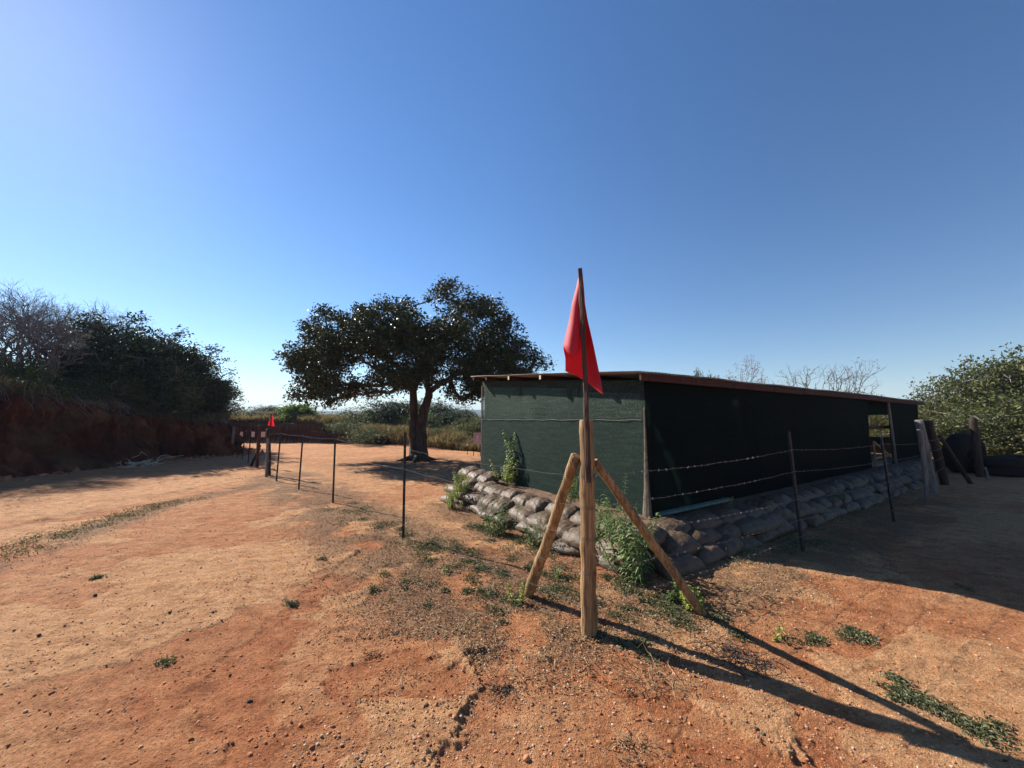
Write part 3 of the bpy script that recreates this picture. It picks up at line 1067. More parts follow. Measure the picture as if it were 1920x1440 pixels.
# prototypes (each is used in place, then copied)
SH_DARK_A = shrub('evergreen_bush', 21, 2.3, 3.6, 36, M_LEAF_DARK, 0.12, 60, 13, label='', shell=0.4)
SH_DARK_B = shrub('evergreen_bush', 22, 1.9, 3.0, 30, M_LEAF_DARK, 0.11, 60, 13, label='', shell=0.4)
SH_OLIVE_A = shrub('scrub_bush', 23, 2.2, 2.4, 30, M_LEAF_OLIVE, 0.10, 60, 12, label='')
SH_OLIVE_B = shrub('scrub_bush', 24, 1.6, 1.9, 24, M_LEAF_OLIVE, 0.09, 60, 12, label='', narrow=0.35)
SH_LIGHT_A = shrub('broadleaf_bush', 25, 2.4, 3.6, 40, M_LEAF_LIGHT, 0.13, 62, 12, spread=0.15, label='')
SH_LIGHT_B = shrub('broadleaf_bush', 26, 1.8, 2.6, 30, M_LEAF_LIGHT, 0.12, 62, 12, spread=0.15, label='')
BARE_A = bare_tree('bare_tree', 31, 5.0, 1.0, '', depth=7, stems=3, r0=0.08)
BARE_B = bare_tree('bare_tree', 32, 4.2, 1.15, '', depth=7, stems=3, r0=0.07)


def on_bank(o, s, d, sc, rz, label, szf=1.0, group=None, first=False, sink=0.1):
    x, y, z = bank_point(s, d)
    if first:
        o.location, o.rotation_euler, o.scale = (x, y, z - sink), (0, 0, rz), (sc, sc, sc * szf)
        o['label'] = label
        if group:
            o['group'] = group
        return o
    return copy_thing(o, (x, y, z - sink), rz, (sc, sc, sc * szf), label, group)


GB, GE, GO_ = 'bare grey trees on the left bank', 'evergreen bushes on the left bank', 'olive scrub on the left bank'


def bank_s(u, d):
    best, bs = 1e9, 0
    for s_ in np.arange(9, 27.2, 0.1):
        x, y, z = bank_point(s_, d)
        e = abs(CX + x / y * F_PX * 1.0 - u)
        if e < best:
            best, bs = e, s_
    return bs


# plant, column in the photo, metres behind the lip, row its top reaches
BANKPLANTS = [
    (BARE_A, 22, 1.7, 560, 'bare grey-twigged tree cut by the left photo edge, nearest the bank lip'),
    (BARE_B, 78, 1.5, 585, 'bare spreading tree just right of the left photo edge, roots at the bank lip'),
    (BARE_A, 62, 4.2, 522, 'tall bare grey tree highest on the left hillside skyline'),
    (BARE_B, 112, 3.0, 548, 'twiggy bare tree between the tallest bare tree and the first evergreens'),
    (BARE_A, 150, 4.6, 572, 'bare tree whose fine twigs fade into the evergreen skyline'),
    (BARE_B, 5, 5.5, 530, 'bare tree farthest back on the upper hillside'),
    (BARE_A, -50, 3.6, 515, 'bare tree standing furthest left on the hillside'),
    (SH_DARK_A, 205, 3.2, 585, 'tallest dark evergreen bush beside the bare trees on the hillside'),
    (SH_DARK_B, 178, 2.0, 630, 'dark evergreen bush in front of the tallest one, above the slumped slope'),
    (SH_DARK_B, 252, 2.2, 605, 'dark evergreen bush second along the bank after the bare trees'),
    (SH_DARK_A, 285, 3.2, 622, 'round dark evergreen bush behind the middle of the left bank'),
    (SH_DARK_B, 305, 1.3, 668, 'dark evergreen bush hanging over the shaded gully of the bank'),
    (SH_DARK_A, 335, 2.0, 640, 'dark evergreen bush with thin pale stems above the recessed red face'),
    (SH_DARK_B, 368, 1.5, 665, 'evergreen bush third from the end of the red bank'),
    (SH_DARK_A, 398, 1.2, 692, 'evergreen bush second from the end of the red bank'),
    (SH_DARK_B, 424, 0.9, 722, 'last evergreen bush leaning out at the end of the red bank'),
    (SH_OLIVE_A, 120, 2.6, 655, 'yellowish olive scrub bush low on the slope under the bare trees'),
    (SH_OLIVE_B, 45, 1.0, 672, 'small olive scrub bush on the lip below the left bare tree'),
    (SH_OLIVE_B, 235, 0.8, 700, 'small olive scrub bush on the lip under the tallest evergreen'),
    (SH_OLIVE_A, 292, 1.0, 652, 'olive-leaved bush bright against the dark evergreens'),
    (SH_OLIVE_A, 15, 2.6, 640, 'olive scrub bush among the trunks of the leftmost bare trees'),
    (SH_OLIVE_B, 150, 0.9, 700, 'small olive bush on the lip above the slumped slope'),
]


def proto_h(o):
    return max(v.co.z for ch in o.children for v in ch.data.vertices)


PH = {}
used = set()
for k_, (o, u_, d_, vt_, lab) in enumerate(BANKPLANTS):
    if o.name not in PH:
        PH[o.name] = proto_h(o)
    s_ = bank_s(u_, d_)
    x_, y_, z_ = bank_point(s_, d_)
    top = CAMH + (785 - vt_) / F_PX * y_
    sc_ = max(0.25, (top - z_ + 0.1) / PH[o.name])
    g_ = GB if o in (BARE_A, BARE_B) else (GE if o in (SH_DARK_A, SH_DARK_B) else GO_)
    on_bank(o, s_, d_, sc_, k_ * 1.37, lab, group=g_, first=(o.name not in used))
    used.add(o.name)
for (o, s_, d_, sc_, rz_, lab) in ((SH_DARK_A, 28.6, 0.8, 0.62, 1.6, 'evergreen bush rounding the end of the red bank'), (SH_DARK_B, 31.0, 1.0, 0.72, 2.9, 'low evergreen bush around the far corner of the left bank')):
    on_bank(o, s_, d_, sc_, rz_, lab, group=GE)

# scrub behind the field and right side
GF = 'scrub bushes beyond the dirt field'
FIELD = [
    (SH_DARK_B, 446, 28.5, 779, 0.1, 'dark bush above the far red bank, left behind the three targets', GF),
    (SH_DARK_A, 478, 28.0, 787, 1.3, 'dark bush above the far red bank behind the middle target', GF),
    (SH_DARK_B, 503, 34, 757, 2.4, 'round dark tree-like bush rising over the far small red flag', GF),
    (SH_DARK_A, 535, 27.6, 789, 3.3, 'dark bush at the right end of the far red bank', GF),
    (SH_DARK_A, 508, 27.3, 792, 5.3, 'dark low bush above the far red bank behind the right target', GF),
    (SH_OLIVE_A, 575, 26.8, 785, 0.3, 'low olive bush at the foot of the frond-like bush', GF),
    (SH_OLIVE_B, 640, 25.5, 788, 2.1, 'small olive bush in the dry grass left of the big tree', GF),
    (SH_OLIVE_A, 712, 24.0, 788, 3.1, 'low brownish bush in the dry grass beside the left trunk', GF),
    (SH_OLIVE_B, 835, 22.5, 800, 4.1, 'low bush at the field edge right of the twin trunks', GF),
    (SH_OLIVE_A, 520, 38, 775, 0.6, 'olive bush just right of the far small red flag, against the blue hill', GF),
    (SH_OLIVE_A, 590, 31, 784, 4.4, 'low olive bush under the distant blue hill', GF),
    (SH_OLIVE_B, 628, 29, 781, 5.2, 'low olive bush right of the frond-like bush', GF),
    (SH_OLIVE_A, 655, 31, 769, 0.4, 'olive bush below the left tip of the big tree crown', GF),
    (SH_OLIVE_B, 690, 29, 758, 1.7, 'grey-olive bush on the grass bank left of the big tree trunk', GF),
    (SH_OLIVE_A, 722, 32, 757, 2.3, 'tall olive bush on the grass bank nearest the left trunk', GF),
    (SH_DARK_B, 752, 29, 742, 3.0, 'dark bush immediately left behind the twin trunks', GF),
    (SH_DARK_A, 770, 32, 750, 0.2, 'dark leafy bush seen between the twin trunks', GF),
    (SH_OLIVE_A, 815, 27, 758, 3.7, 'olive bush immediately right behind the twin trunks', GF),
    (SH_DARK_B, 825, 31, 748, 4.5, 'tallest dark bush right of the twin trunks', GF),
    (SH_DARK_A, 858, 28, 766, 5.0, 'dark bush between the trunks and the hut corner', GF),
    (SH_LIGHT_B, 893, 23, 777, 0.8, 'bright green bush behind the pink sign at the hut edge', GF),
    (SH_LIGHT_B, 868, 25, 792, 2.6, 'small bright green bush left of the pink sign', GF),
    (SH_OLIVE_B, 910, 30, 770, 0.8, 'olive bush mostly hidden behind the left hut wall', GF),
]
GR = 'leafy bushes at the right edge'
RIGHT = [
    (SH_LIGHT_A, 1925, 15.5, 640, 0.0, 'tallest pale-leaved bush rising at the right photo edge', GR),
    (SH_LIGHT_A, 1835, 17.0, 672, 1.2, 'pale-leaved bush with a loose crown left of the tallest one', GR),
    (SH_LIGHT_B, 1750, 18.5, 728, 2.2, 'rounded bush touching the far end of the hut', GR),
    (SH_LIGHT_B, 1790, 14.6, 758, 3.1, 'bush directly behind the dark gate posts', GR),
    (SH_LIGHT_A, 1870, 14.3, 762, 4.0, 'low bush behind the dark heap of tyres', GR),
    (SH_LIGHT_B, 1935, 13.6, 700, 5.0, 'low bush cut by the right photo edge', GR),
    (SH_LIGHT_A, 2010, 15.0, 632, 2.0, 'bush just outside the right photo edge', GR),
    (SH_DARK_A, 1700, 24.0, 745, 2.0, 'dark bush behind the far roof end', GR),
    (SH_LIGHT_A, 1635, 21.0, 731, 3.3, 'bush whose top sprig shows over the roof above the doorway', GR),
    (SH_DARK_A, 1325, 16.5, 688, 1.0, 'green bush top peeping over the roof left of the russet tree', 'trees behind the hut'),
]
for (o, u_, Y_, vt_, rz_, lab, g_) in FIELD + RIGHT:
    if o.name not in PH:
        PH[o.name] = proto_h(o)
    z_ = terr((u_ - CX) / F_PX * Y_, Y_)
    sc_ = max(0.2, (CAMH + (785 - vt_) / F_PX * Y_ - z_ + 0.05) / PH[o.name])
    nar = 0.35 if u_ in (1325, 1635) else (0.8 if sc_ > 1.1 and u_ > 1000 else (1.1 if u_ > 1000 else 1.85))
    on_ground(o, u_, Y_, sc_ * nar, rz_, lab, sz=sc_, group=g_, first=(o.name not in used))
    used.add(o.name)

def far_scrub():
    rs = np.random.RandomState(555)
    mb, tw = MB(), MB()
    lobes = []
    for i in range(330):
        a = rs.uniform(-50, 62)
        d = rs.uniform(40, 75)
        x, y = math.sin(R(a)) * d, math.cos(R(a)) * d
        if a < -24 and y < 46:
            continue
        low = 1.0 if -34 < a < -12 else 0.0
        z = terr(x, y)
        for k in range(3):
            r = rs.uniform(0.7, 1.3)
            lobes.append((np.array((x + rs.normal() * 1.2, y + rs.normal() * 1.0, z + rs.uniform(0.3, 2.1 - 1.0 * low))), r))
    crown_leaves(mb, tw, lobes, rs, 26, 0.30, 8, 0.30, 0.55, 0.4, 0.4, 0.8, 0)
    tag(mb.build('far_scrub', M_LEAF_OLIVE), kind='stuff', label='far scrub closing the view beyond the field', cat='scrub')


far_scrub()

# frond-like bush under the hill
def frond_bush():
    rs = np.random.RandomState(77)
    u, Y = 560, 27.5
    x = (u - CX) / F_PX * Y
    t = thing('frond_bush', 'rounded bush of long radiating fronds in front of the blue hill', 'shrub', (x, Y, terr(x, Y)))
    mb, st = MB(), MB()
    for i in range(230):
        a = rs.rand() * 6.28
        e = rs.uniform(-0.25, 1.3)
        d = np.array((math.cos(a) * math.cos(e), math.sin(a) * math.cos(e), math.sin(e)))
        c = np.array((rs.normal() * 0.35, rs.normal() * 0.35, 0.55))
        ln = rs.uniform(0.7, 1.25)
        tt = np.linspace(0, 1, 12)[:, None]
        pp = c + d * ln * tt + np.array((0, 0, -0.35)) * tt ** 2 * ln
        st.tube(pp[::3], 0.012, 3, cap=False)
        cc = np.repeat(pp[2:], 5, axis=0) + rs.normal(size=(50, 3)) * 0.045
        V, F = leaf_quads(cc, 0.15, rs, 0.5, 0.3)
        mb.add(V, F)
    st.tube([(0, 0, -0.1), (0, 0, 0.3), (0, 0, 0.6)], [0.12, 0.1, 0.08], 7)
    st.build('stems', M_TWIG, t)
    mb.build('fronds', M_LEAF_WEED, t)


frond_bush()

# bare trees behind the hut
b1 = bare_tree('russet_tree', 41, 5.3, 0.9, 'half-bare tree with russet leaves rising behind the hut roof', M_LEAF_RED, 3600, depth=6, stems=3, r0=0.09, mtw=M_BARK)
b2 = bare_tree('leafless_tree', 42, 5.6, 1.0, 'nearly leafless tree with dark forked limbs behind the middle of the roof', M_LEAF_RED, 260, depth=6, stems=3, r0=0.09, mtw=M_BARK)
b3 = bare_tree('leafless_tree', 43, 4.6, 0.8, 'small pale bare tree between the russet and the leafless tree', None, 0, depth=6, stems=1, r0=0.06)
for o, u_, Y_, vt_, wd_ in ((b1, 1405, 18.0, 663, 0.6), (b2, 1532, 18.5, 664, 0.8), (b3, 1466, 19.0, 708, 0.6)):
    s_ = (CAMH + (785 - vt_) / F_PX * Y_ - terr((u_ - CX) / F_PX * Y_, Y_)) / proto_h(o)
    on_ground(o, u_, Y_, s_ * wd_, 0.7, sz=s_, group='trees behind the hut', first=True)

# ================================================================== GRASS MASSES
def blades(mb, X, Y, Zz, hgt, rs, lean=0.35, w=0.012):
    n = len(X)
    h = hgt * (0.5 + 0.8 * rs.rand(n))
    a = rs.rand(n) * 6.283
    dx, dy = np.cos(a) * w, np.sin(a) * w
    lx, ly = rs.normal(size=n) * lean * h, rs.normal(size=n) * lean * h
    base = np.stack([X, Y, Zz - 0.02], -1)
    A = base + np.stack([dx, dy, 0 * dx], -1)
    B = base - np.stack([dx, dy, 0 * dx], -1)
    mid = base + np.stack([lx * 0.35, ly * 0.35, h * 0.6], -1)
    tip = base + np.stack([lx, ly, h], -1)
    C = mid + np.stack([dx, dy, 0 * dx], -1) * 0.7
    D = mid - np.stack([dx, dy, 0 * dx], -1) * 0.7
    V = np.stack([A, B, D, C, tip], 1).reshape(-1, 3)
    k = np.arange(n)[:, None] * 5
    mb.add(V, k + np.array([0, 1, 2, 3]))
    mb.F.setdefault(3, []).append(k + np.array([3, 2, 4]) + (mb.n - len(V)))


def field_grass():
    rs = np.random.RandomState(91)
    mb = MB()
    n = 110000
    X = rs.uniform(-24, 12, n)
    yb = np.interp(X, EDX, EDY)
    D = rs.exponential(3.2, n)
    Yy = yb + 0.25 + D
    keep = (D < 18)
    keep &= fbm(X * 1.1, Yy * 1.1, 95, 4, 0.6) > 0.42
    X, Yy = X[keep], Yy[keep]
    h = terr_full(X, Yy)[0]
    ht = np.interp(X, [-12, -8, -4, -1, 2], [0.45, 0.6, 0.6, 0.38, 0.32]) * (0.3 + 1.2 * fbm(X * 1.3, Yy * 1.3, 97, 4, 0.6))
    blades(mb, X, Yy, h, ht, rs, 0.4, 0.02)
    tag(mb.build('dry_grass', M_STRAW), kind='stuff', label='tall dry grass covering the low bank behind the dirt field', cat='grass')
    mb = MB()
    # on the hillside
    n = 42000
    s = rs.uniform(10, TL - 3, n)
    d = rs.exponential(1.6, n)
    d = np.minimum(d, 12) - 0.25
    kk = fbm(s * 1.2, d * 1.2, 99, 4, 0.6) > 0.46
    s, d = s[kk], d[kk]
    x, y, H, bx, by = bank_base(s)
    vx, vy = bx - x, by - y
    m = np.hypot(vx, vy)
    px, py = x + vx / m * (0.9 + d), y + vy / m * (0.9 + d)
    z = H + plateau_rise(s, d)
    blades(mb, px, py, z - 0.05, 0.42 * (0.2 + 1.2 * fbm(s * 2, d * 2, 98, 3)), rs, 0.6, 0.012)
    tag(mb.build('hillside_grass', M_STRAW), kind='stuff', label='dry tufts along the lip and slope of the left bank', cat='grass')


    mb = MB()
    n = 16000
    s = rs.uniform(14, 24, n)
    d = rs.uniform(-0.1, 4.0, n)
    kk = fbm(s * 1.0, d * 1.0, 197, 4, 0.6) > 0.5
    s, d = s[kk], d[kk]
    x, y, H, bx, by = bank_base(s)
    vx, vy = bx - x, by - y
    m = np.hypot(vx, vy)
    px, py = x + vx / m * (0.9 + d), y + vy / m * (0.9 + d)
    C = np.stack([px, py, H + plateau_rise(s, d) + 0.45 * rs.rand(len(s)) * fbm(s * 2, d * 2, 198, 2)], -1)
    C = np.repeat(C, 3, axis=0) + rs.normal(size=(len(C) * 3, 3)) * 0.06
    V, F = leaf_quads(C, 0.10, rs, 0.3, 0.4)
    mb.add(V, F)
    tag(mb.build('hillside_weeds', M_LEAF_OLIVE), kind='stuff', label='yellow-green undergrowth on the slope below the bare trees', cat='undergrowth')


field_grass()


# ================================================================== GRAVEL, CLODS, LITTER, CREEPING WEEDS
ICO_V = []
ph = (1 + 5 ** 0.5) / 2
for a_, b_ in ((-1, ph), (1, ph), (-1, -ph), (1, -ph)):
    ICO_V += [(a_, b_, 0)]
for a_, b_ in ((-1, ph), (1, ph), (-1, -ph), (1, -ph)):
    ICO_V += [(0, a_, b_)]
for a_, b_ in ((-1, ph), (1, ph), (-1, -ph), (1, -ph)):
    ICO_V += [(b_, 0, a_)]
ICO_V = np.array(ICO_V, float) / math.sqrt(1 + ph * ph)


def ico_faces():
    V = ICO_V
    F = []
    n = 12
    dmin = min(np.linalg.norm(V[0] - V[j]) for j in range(1, n)) * 1.05
    for i in range(n):
        for j in range(i + 1, n):
            for k in range(j + 1, n):
                if all(np.linalg.norm(V[a] - V[b]) < dmin for a, b in ((i, j), (j, k), (i, k))):
                    nrm = np.cross(V[j] - V[i], V[k] - V[i])
                    F.append((i, j, k) if np.dot(nrm, V[i]) > 0 else (i, k, j))
    return np.array(F)


ICO_F = ico_faces()


def stones(name, m, n, smin, smax, rs, rmax, label, flat=0.6, clump=None, power=2.2):
    # more per square metre close by, thinning with distance
    r = 1.2 * (rmax / 1.2) ** (rs.rand(n) ** 0.85)
    a = np.radians(rs.uniform(-60, 60, n))
    X, Y = r * np.sin(a), r * np.cos(a)
    if clump is not None:
        k = clump(X, Y) > rs.rand(n)
        X, Y = X[k], Y[k]
    n = len(X)
    h = terr_full(X, Y)[0]
    s = smin * (1 - rs.rand(n)) ** (-1 / power)
    s = np.minimum(s, smax)
    sc = s[:, None] * (0.7 + 0.6 * rs.rand(n, 3))
    sc[:, 2] *= flat
    V = ICO_V[None] * (0.75 + 0.5 * rs.rand(n, 12, 1))
    V = V * sc[:, None, :]
    th = rs.rand(n) * 6.28
    c, q = np.cos(th)[:, None], np.sin(th)[:, None]
    Vx = V[:, :, 0] * c - V[:, :, 1] * q
    Vy = V[:, :, 0] * q + V[:, :, 1] * c
    W_ = np.stack([Vx + X[:, None], Vy + Y[:, None], V[:, :, 2] + h[:, None] + sc[:, 2][:, None] * 0.35], -1)
    F = (np.arange(n)[:, None, None] * 12 + ICO_F[None]).reshape(-1, 3)
    mb = MB()
    mb.add(W_.reshape(-1, 3), F)
    tag(mb.build(name, m), kind='stuff', label=label, cat=name.replace('_', ' '))


def clump_gravel(x, y):
    g = 0.15 + 0.9 * sstep(0.45, 0.65, fbm(x * 1.5, y * 1.5, 301, 3))
    dp = np.hypot(x - 0.42, y - 2.45)
    return np.minimum(1, g + 1.0 * (1 - sstep(0.05, 0.5, dp)))


stones('gravel', M_STONE, 34000, 0.0022, 0.0075, np.random.RandomState(301), 9, 'fine pale gravel scattered over the red earth', 0.65, clump_gravel)
stones('earth_clods', M_CLOD, 34000, 0.0028, 0.0105, np.random.RandomState(302), 18, 'small crumbs of red soil strewn over the ground', 0.6, lambda x, y: 0.25 + 0.8 * fbm(x * 1.1, y * 1.1, 305, 3), 2.6)
stones('dark_stones', M_BARK, 260, 0.004, 0.012, np.random.RandomState(303), 9, 'sparse dark pebbles on the dirt', 0.7, None, 2.0)


def bank_debris():
    rs = np.random.RandomState(881)
    n = 5200
    s_ = rs.uniform(9, TL - 6, n)
    off = -np.abs(rs.normal(size=n)) * 0.7 + 0.25
    x, y, H, bx, by = bank_base(s_)
    vx, vy = bx - x, by - y
    m = np.hypot(vx, vy)
    X, Y = x + vx / m * off - 0.35 * 0, y + vy / m * off
    h = terr_full(X, Y)[0]
    sz = np.minimum(0.012 * (1 - rs.rand(n)) ** (-1 / 1.9), 0.11)
    sc = sz[:, None] * (0.7 + 0.6 * rs.rand(n, 3))
    V = ICO_V[None] * (0.7 + 0.6 * rs.rand(n, 12, 1)) * sc[:, None, :]
    Wp = V + np.stack([X, Y, h + sc[:, 2] * 0.2], -1)[:, None, :]
    mb = MB()
    mb.add(Wp.reshape(-1, 3), (np.arange(n)[:, None, None] * 12 + ICO_F[None]).reshape(-1, 3))
    tag(mb.build('bank_rubble', M_CLOD), kind='stuff', label='crumbled red soil along the foot of the left bank', cat='rubble')
    mb = MB()
    for i in range(150):
        s0 = rs.uniform(12, 27.5)
        x, y, z = bank_point(s0, -0.35)
        ln = rs.uniform(0.3, 1.1)
        pts = [np.array((x, y, z + 0.05))]
        for k in range(5):
            pts.append(pts[-1] + np.array((rs.normal() * 0.06 + 0.05, rs.normal() * 0.08, -ln / 5)))
        mb.tube(pts, np.linspace(0.009, 0.003, 6), 4, cap=False)
    tag(mb.build('hanging_roots', M_TWIG), kind='stuff', label='thin roots hanging out of the top of the left bank', cat='roots')


bank_debris()


def litter_stuff():
    rs = np.random.RandomState(311)
    n = 200000
    r = 1.3 * (16 / 1.3) ** rs.rand(n)
    a = np.radians(rs.uniform(-60, 60, n))
    X, Y = r * np.sin(a), r * np.cos(a)
    h, _, lit, worn, _ = terr_full(X, Y)
    k = (lit * 1.1 + 0.006) > rs.rand(n) * 1.2
    X, Y, h = X[k], Y[k], h[k]
    n = len(X)
    C = np.stack([X, Y, h + 0.006 + 0.006 * rs.rand(n)], -1)
    V, F = leaf_quads(C, 0.021, rs, 1.4, 0.4, 0.35)
    mb = MB()
    mb.add(V, F)
    # short dry stalks
    m = 2600
    idx = rs.randint(0, n, m)
    for i in idx:
        p = C[i]
        an = rs.rand() * 6.28
        ln = rs.uniform(0.03, 0.12)
        q = p + np.array((math.cos(an) * ln, math.sin(an) * ln, rs.uniform(0, 0.02)))
        mb.tube([p, (p + q) / 2 + rs.normal(size=3) * 0.004, q], 0.0014, 3, cap=False)
    tag(mb.build('leaf_litter', M_LITTER), kind='stuff', label='dry leaves and broken stalks lying along the fence lines', cat='litter')


litter_stuff()

PATCH = []   # (x, y, radius, amount) of creeping weeds


def patch_line(p, q, n, rad, amt, jit, rs):
    for i in range(n):
        t = (i + rs.rand()) / n
        PATCH.append((p[0] * (1 - t) + q[0] * t + rs.normal() * jit, p[1] * (1 - t) + q[1] * t + rs.normal() * jit, rad * rs.uniform(0.5, 1.4), amt))


rsp = np.random.RandomState(321)
patch_line(G(10, 1045), G(180, 985), 14, 0.22, 90, 0.14, rsp)
patch_line(G(180, 985), G(350, 940), 16, 0.24, 90, 0.16, rsp)
patch_line(G(640, 950), G(760, 1010), 14, 0.14, 120, 0.25, rsp)
patch_line(G(760, 1010), G(960, 1080), 30, 0.10, 130, 0.24, rsp)
patch_line(G(700, 1080), G(1000, 1160), 16, 0.06, 70, 0.16, rsp)
patch_line(G(860, 985), G(1060, 1040), 24, 0.11, 160, 0.16, rsp)
patch_line(G(1010, 1060), G(1100, 1120), 10, 0.08, 140, 0.10, rsp)
patch_line(G(880, 1120), G(1080, 1110), 10, 0.08, 110, 0.10, rsp)
patch_line(G(1150, 1085), G(1290, 1150), 22, 0.09, 150, 0.11, rsp)
patch_line(G(1130, 1160), G(1420, 1180), 14, 0.06, 90, 0.10, rsp)
patch_line(G(1585, 1190), G(1645, 1205), 4, 0.075, 120, 0.03, rsp)
patch_line(G(1640, 1272), G(1730, 1325), 7, 0.07, 75, 0.04, rsp)
patch_line(G(1730, 1325), G(1880, 1400), 10, 0.075, 80, 0.05, rsp)
patch_line(G(1460, 1195), G(1560, 1200), 4, 0.06, 70, 0.04, rsp)
patch_line(G(1330, 1060), G(1560, 990), 16, 0.18, 190, 0.14, rsp)
patch_line(G(1560, 990), G(1700, 930), 12, 0.2, 150, 0.18, rsp)
patch_line(G(1110, 1195), G(1240, 1235), 6, 0.06, 110, 0.05, rsp)
for uv in ((182, 1087), (548, 1133), (310, 1243), (605, 1052), (1310, 1110), (1600, 1185), (1810, 1105)):
    g_ = G(*uv)
    PATCH.append((g_[0], g_[1], 0.045, 90))


def creeping():
    rs = np.random.RandomState(322)
    mb = MB()
    for (x, y, r, n) in PATCH:
        n = int(n)
        q = rs.normal(size=(n, 2)) * r * 0.6
        X, Y = x + q[:, 0], y + q[:, 1]
        h = terr_full(X, Y)[0]
        dome = 0.55 * np.exp(-(q ** 2).sum(1) / (r * r * 0.4))
        C = np.stack([X, Y, h + (0.008 + 0.5 * r * dome * 0.55) * rs.rand(n) + 0.006], -1)
        V, F = leaf_quads(C, 0.024, rs, 0.9, 0.42, 0.3)
        mb.add(V, F)
    tag(mb.build('creeping_weeds', M_GCOVER), kind='stuff', label='low creeping weeds in scattered mats on the dirt', cat='weeds')


creeping()

# ================================================================== HUT
def hut_build():
    t = thing('shade_net_hut', 'long low hut walled in dark green shade net with a corrugated roof', 'hut', tuple(C0))
    o0 = C0
    ZF = 0.35
    ZN, ZB = 2.10, 2.44          # wall tops near (low) and back (high)
    GO, FO, BO = 0.28, 0.2, 0.12  # roof overhangs: gable, front, back

    def wz(b):
        return ZN + (ZB - ZN) * b / HW
    # floor slab
    m = MB()
    m.box(hut(HL / 2, HW / 2, ZF / 2 - 0.02), (HL - 0.02, HW - 0.02, ZF + 0.04))
    m.build('floor_slab', M_SLAB, t, loc=o0)
    m = MB()
    m.box(hut(0.95, -0.13, ZF + 0.018), (1.8, 0.085, 0.035))
    tag(m.build('sill_board', M_MINT, t, loc=o0), 'pale green board lying along the foot of the long wall')
    # posts
    for (a, b) in [(0.05, 0.05), (0.05, 1.5), (0.05, 2.95), (0.05, HW - 0.05)] + [(x, 0.05) for x in (2.9, 5.8, 8.6, 11.9)] + [(HL - 0.05, 0.05), (HL - 0.05, HW - 0.05)] + [(x, HW - 0.05) for x in (2.9, 5.8, 8.6, 11.4)]:
        m = MB()
        p = hut(a, b, ZF)
        rsx = np.random.RandomState(int(a * 10 + b * 100))
        m.tube(np.linspace(p, hut(a, b, wz(b) - 0.02), 6), 0.042, 8, wob=0.1, rs=rsx)
        m.build('post', M_GREYPOST, t, loc=o0, smooth=True)
    # rails inside
    for b in (0.05, HW - 0.05):
        m = MB()
        m.beam(hut(0, b + (0.06 if b < 1 else -0.06), 1.35), hut(HL, b + (0.06 if b < 1 else -0.06), 1.35), 0.04, 0.08)
        m.build('rail', M_BEAM, t, loc=o0)
    m = MB()
    m.beam(hut(0.12, 0, 1.38), hut(0.12, HW, 1.38), 0.04, 0.08)
    m.build('rail', M_BEAM, t, loc=o0)

    # net walls: slightly billowed sheets
    def net(name, a0, b0, a1, b1, z0, z1f, matl, seed, nx=60, nz=26, bulge=0.03, out=(0, 0), hang=None):
        rsx = seed
        u = np.linspace(0, 1, nx)
        v = np.linspace(0, 1, nz)
        U, V_ = np.meshgrid(u, v, indexing='xy')
        A, B = a0 + (a1 - a0) * U, b0 + (b1 - b0) * U
        top = z1f(B)
        z0a = z0 + 0.02 * np.sin(U * 23 + seed)
        Zz = z0a + (top - z0a) * V_
        ln = max(abs(a1 - a0), abs(b1 - b0))
        dsp = bulge * (fbm(U * ln * 1.3, Zz * 0.9 + seed, 401 + seed, 3) - 0.5) * 2 + 0.25 * bulge * (fbm(U * ln * 6, Zz * 1.2, 431 + seed, 3) - 0.5)
        dsp = dsp * np.sin(np.pi * np.clip(V_, 0.04, 0.97)) + 0.0
        A2 = A + (dsp + out[0] if abs(b1 - b0) > abs(a1 - a0) else 0)
        B2 = B + (dsp + out[1] if abs(a1 - a0) > abs(b1 - b0) else 0)
        Pn = o0[None, None] + A2[..., None] * L + B2[..., None] * W + Zz[..., None] * Z
        mb = MB()
        i = np.arange(nz - 1)[:, None] * nx
        j = np.arange(nx - 1)[None, :]
        mb.add(Pn.reshape(-1, 3), np.stack([i + j, i + j + 1, i + nx + j + 1, i + nx + j], -1).reshape(-1, 4))
        return mb.build(name, matl, t, loc=o0, smooth=True)
    zs = 1.60
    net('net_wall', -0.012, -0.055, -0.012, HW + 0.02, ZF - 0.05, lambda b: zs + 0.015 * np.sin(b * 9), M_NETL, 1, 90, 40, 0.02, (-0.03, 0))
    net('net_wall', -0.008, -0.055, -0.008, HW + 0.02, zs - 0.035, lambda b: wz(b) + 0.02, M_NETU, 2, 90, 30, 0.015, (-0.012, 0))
    # seam cord between the two widths of net
    m = MB()
    bb = np.linspace(0.0, HW, 60)
    m.tube([hut(-0.055 + 0.008 * math.sin(b * 17), b, zs - 0.02 + 0.006 * math.sin(b * 11)) for b in bb], 0.004, 5, cap=False)
    m.build('seam', M_WIRE, t, loc=o0)
    # long near wall in two lengths with the doorway between them
    D0, D1 = 9.05, 10.85
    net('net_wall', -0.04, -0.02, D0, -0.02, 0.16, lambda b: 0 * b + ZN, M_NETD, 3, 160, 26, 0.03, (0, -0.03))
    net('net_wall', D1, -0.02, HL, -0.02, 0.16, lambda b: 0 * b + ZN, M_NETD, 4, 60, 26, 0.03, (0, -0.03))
    # back wall: lower half net; upper half open behind the door, thin net elsewhere
    net('net_wall', 0, HW, HL, HW, ZF, lambda b: 0 * b + 1.25, M_NETL, 5, 120, 14, 0.03, (0, 0.02))
    net('net_wall', 11.6, HW, HL, HW, 1.2, lambda b: 0 * b + ZB, M_NETL, 7, 40, 10, 0.02, (0, 0.02))
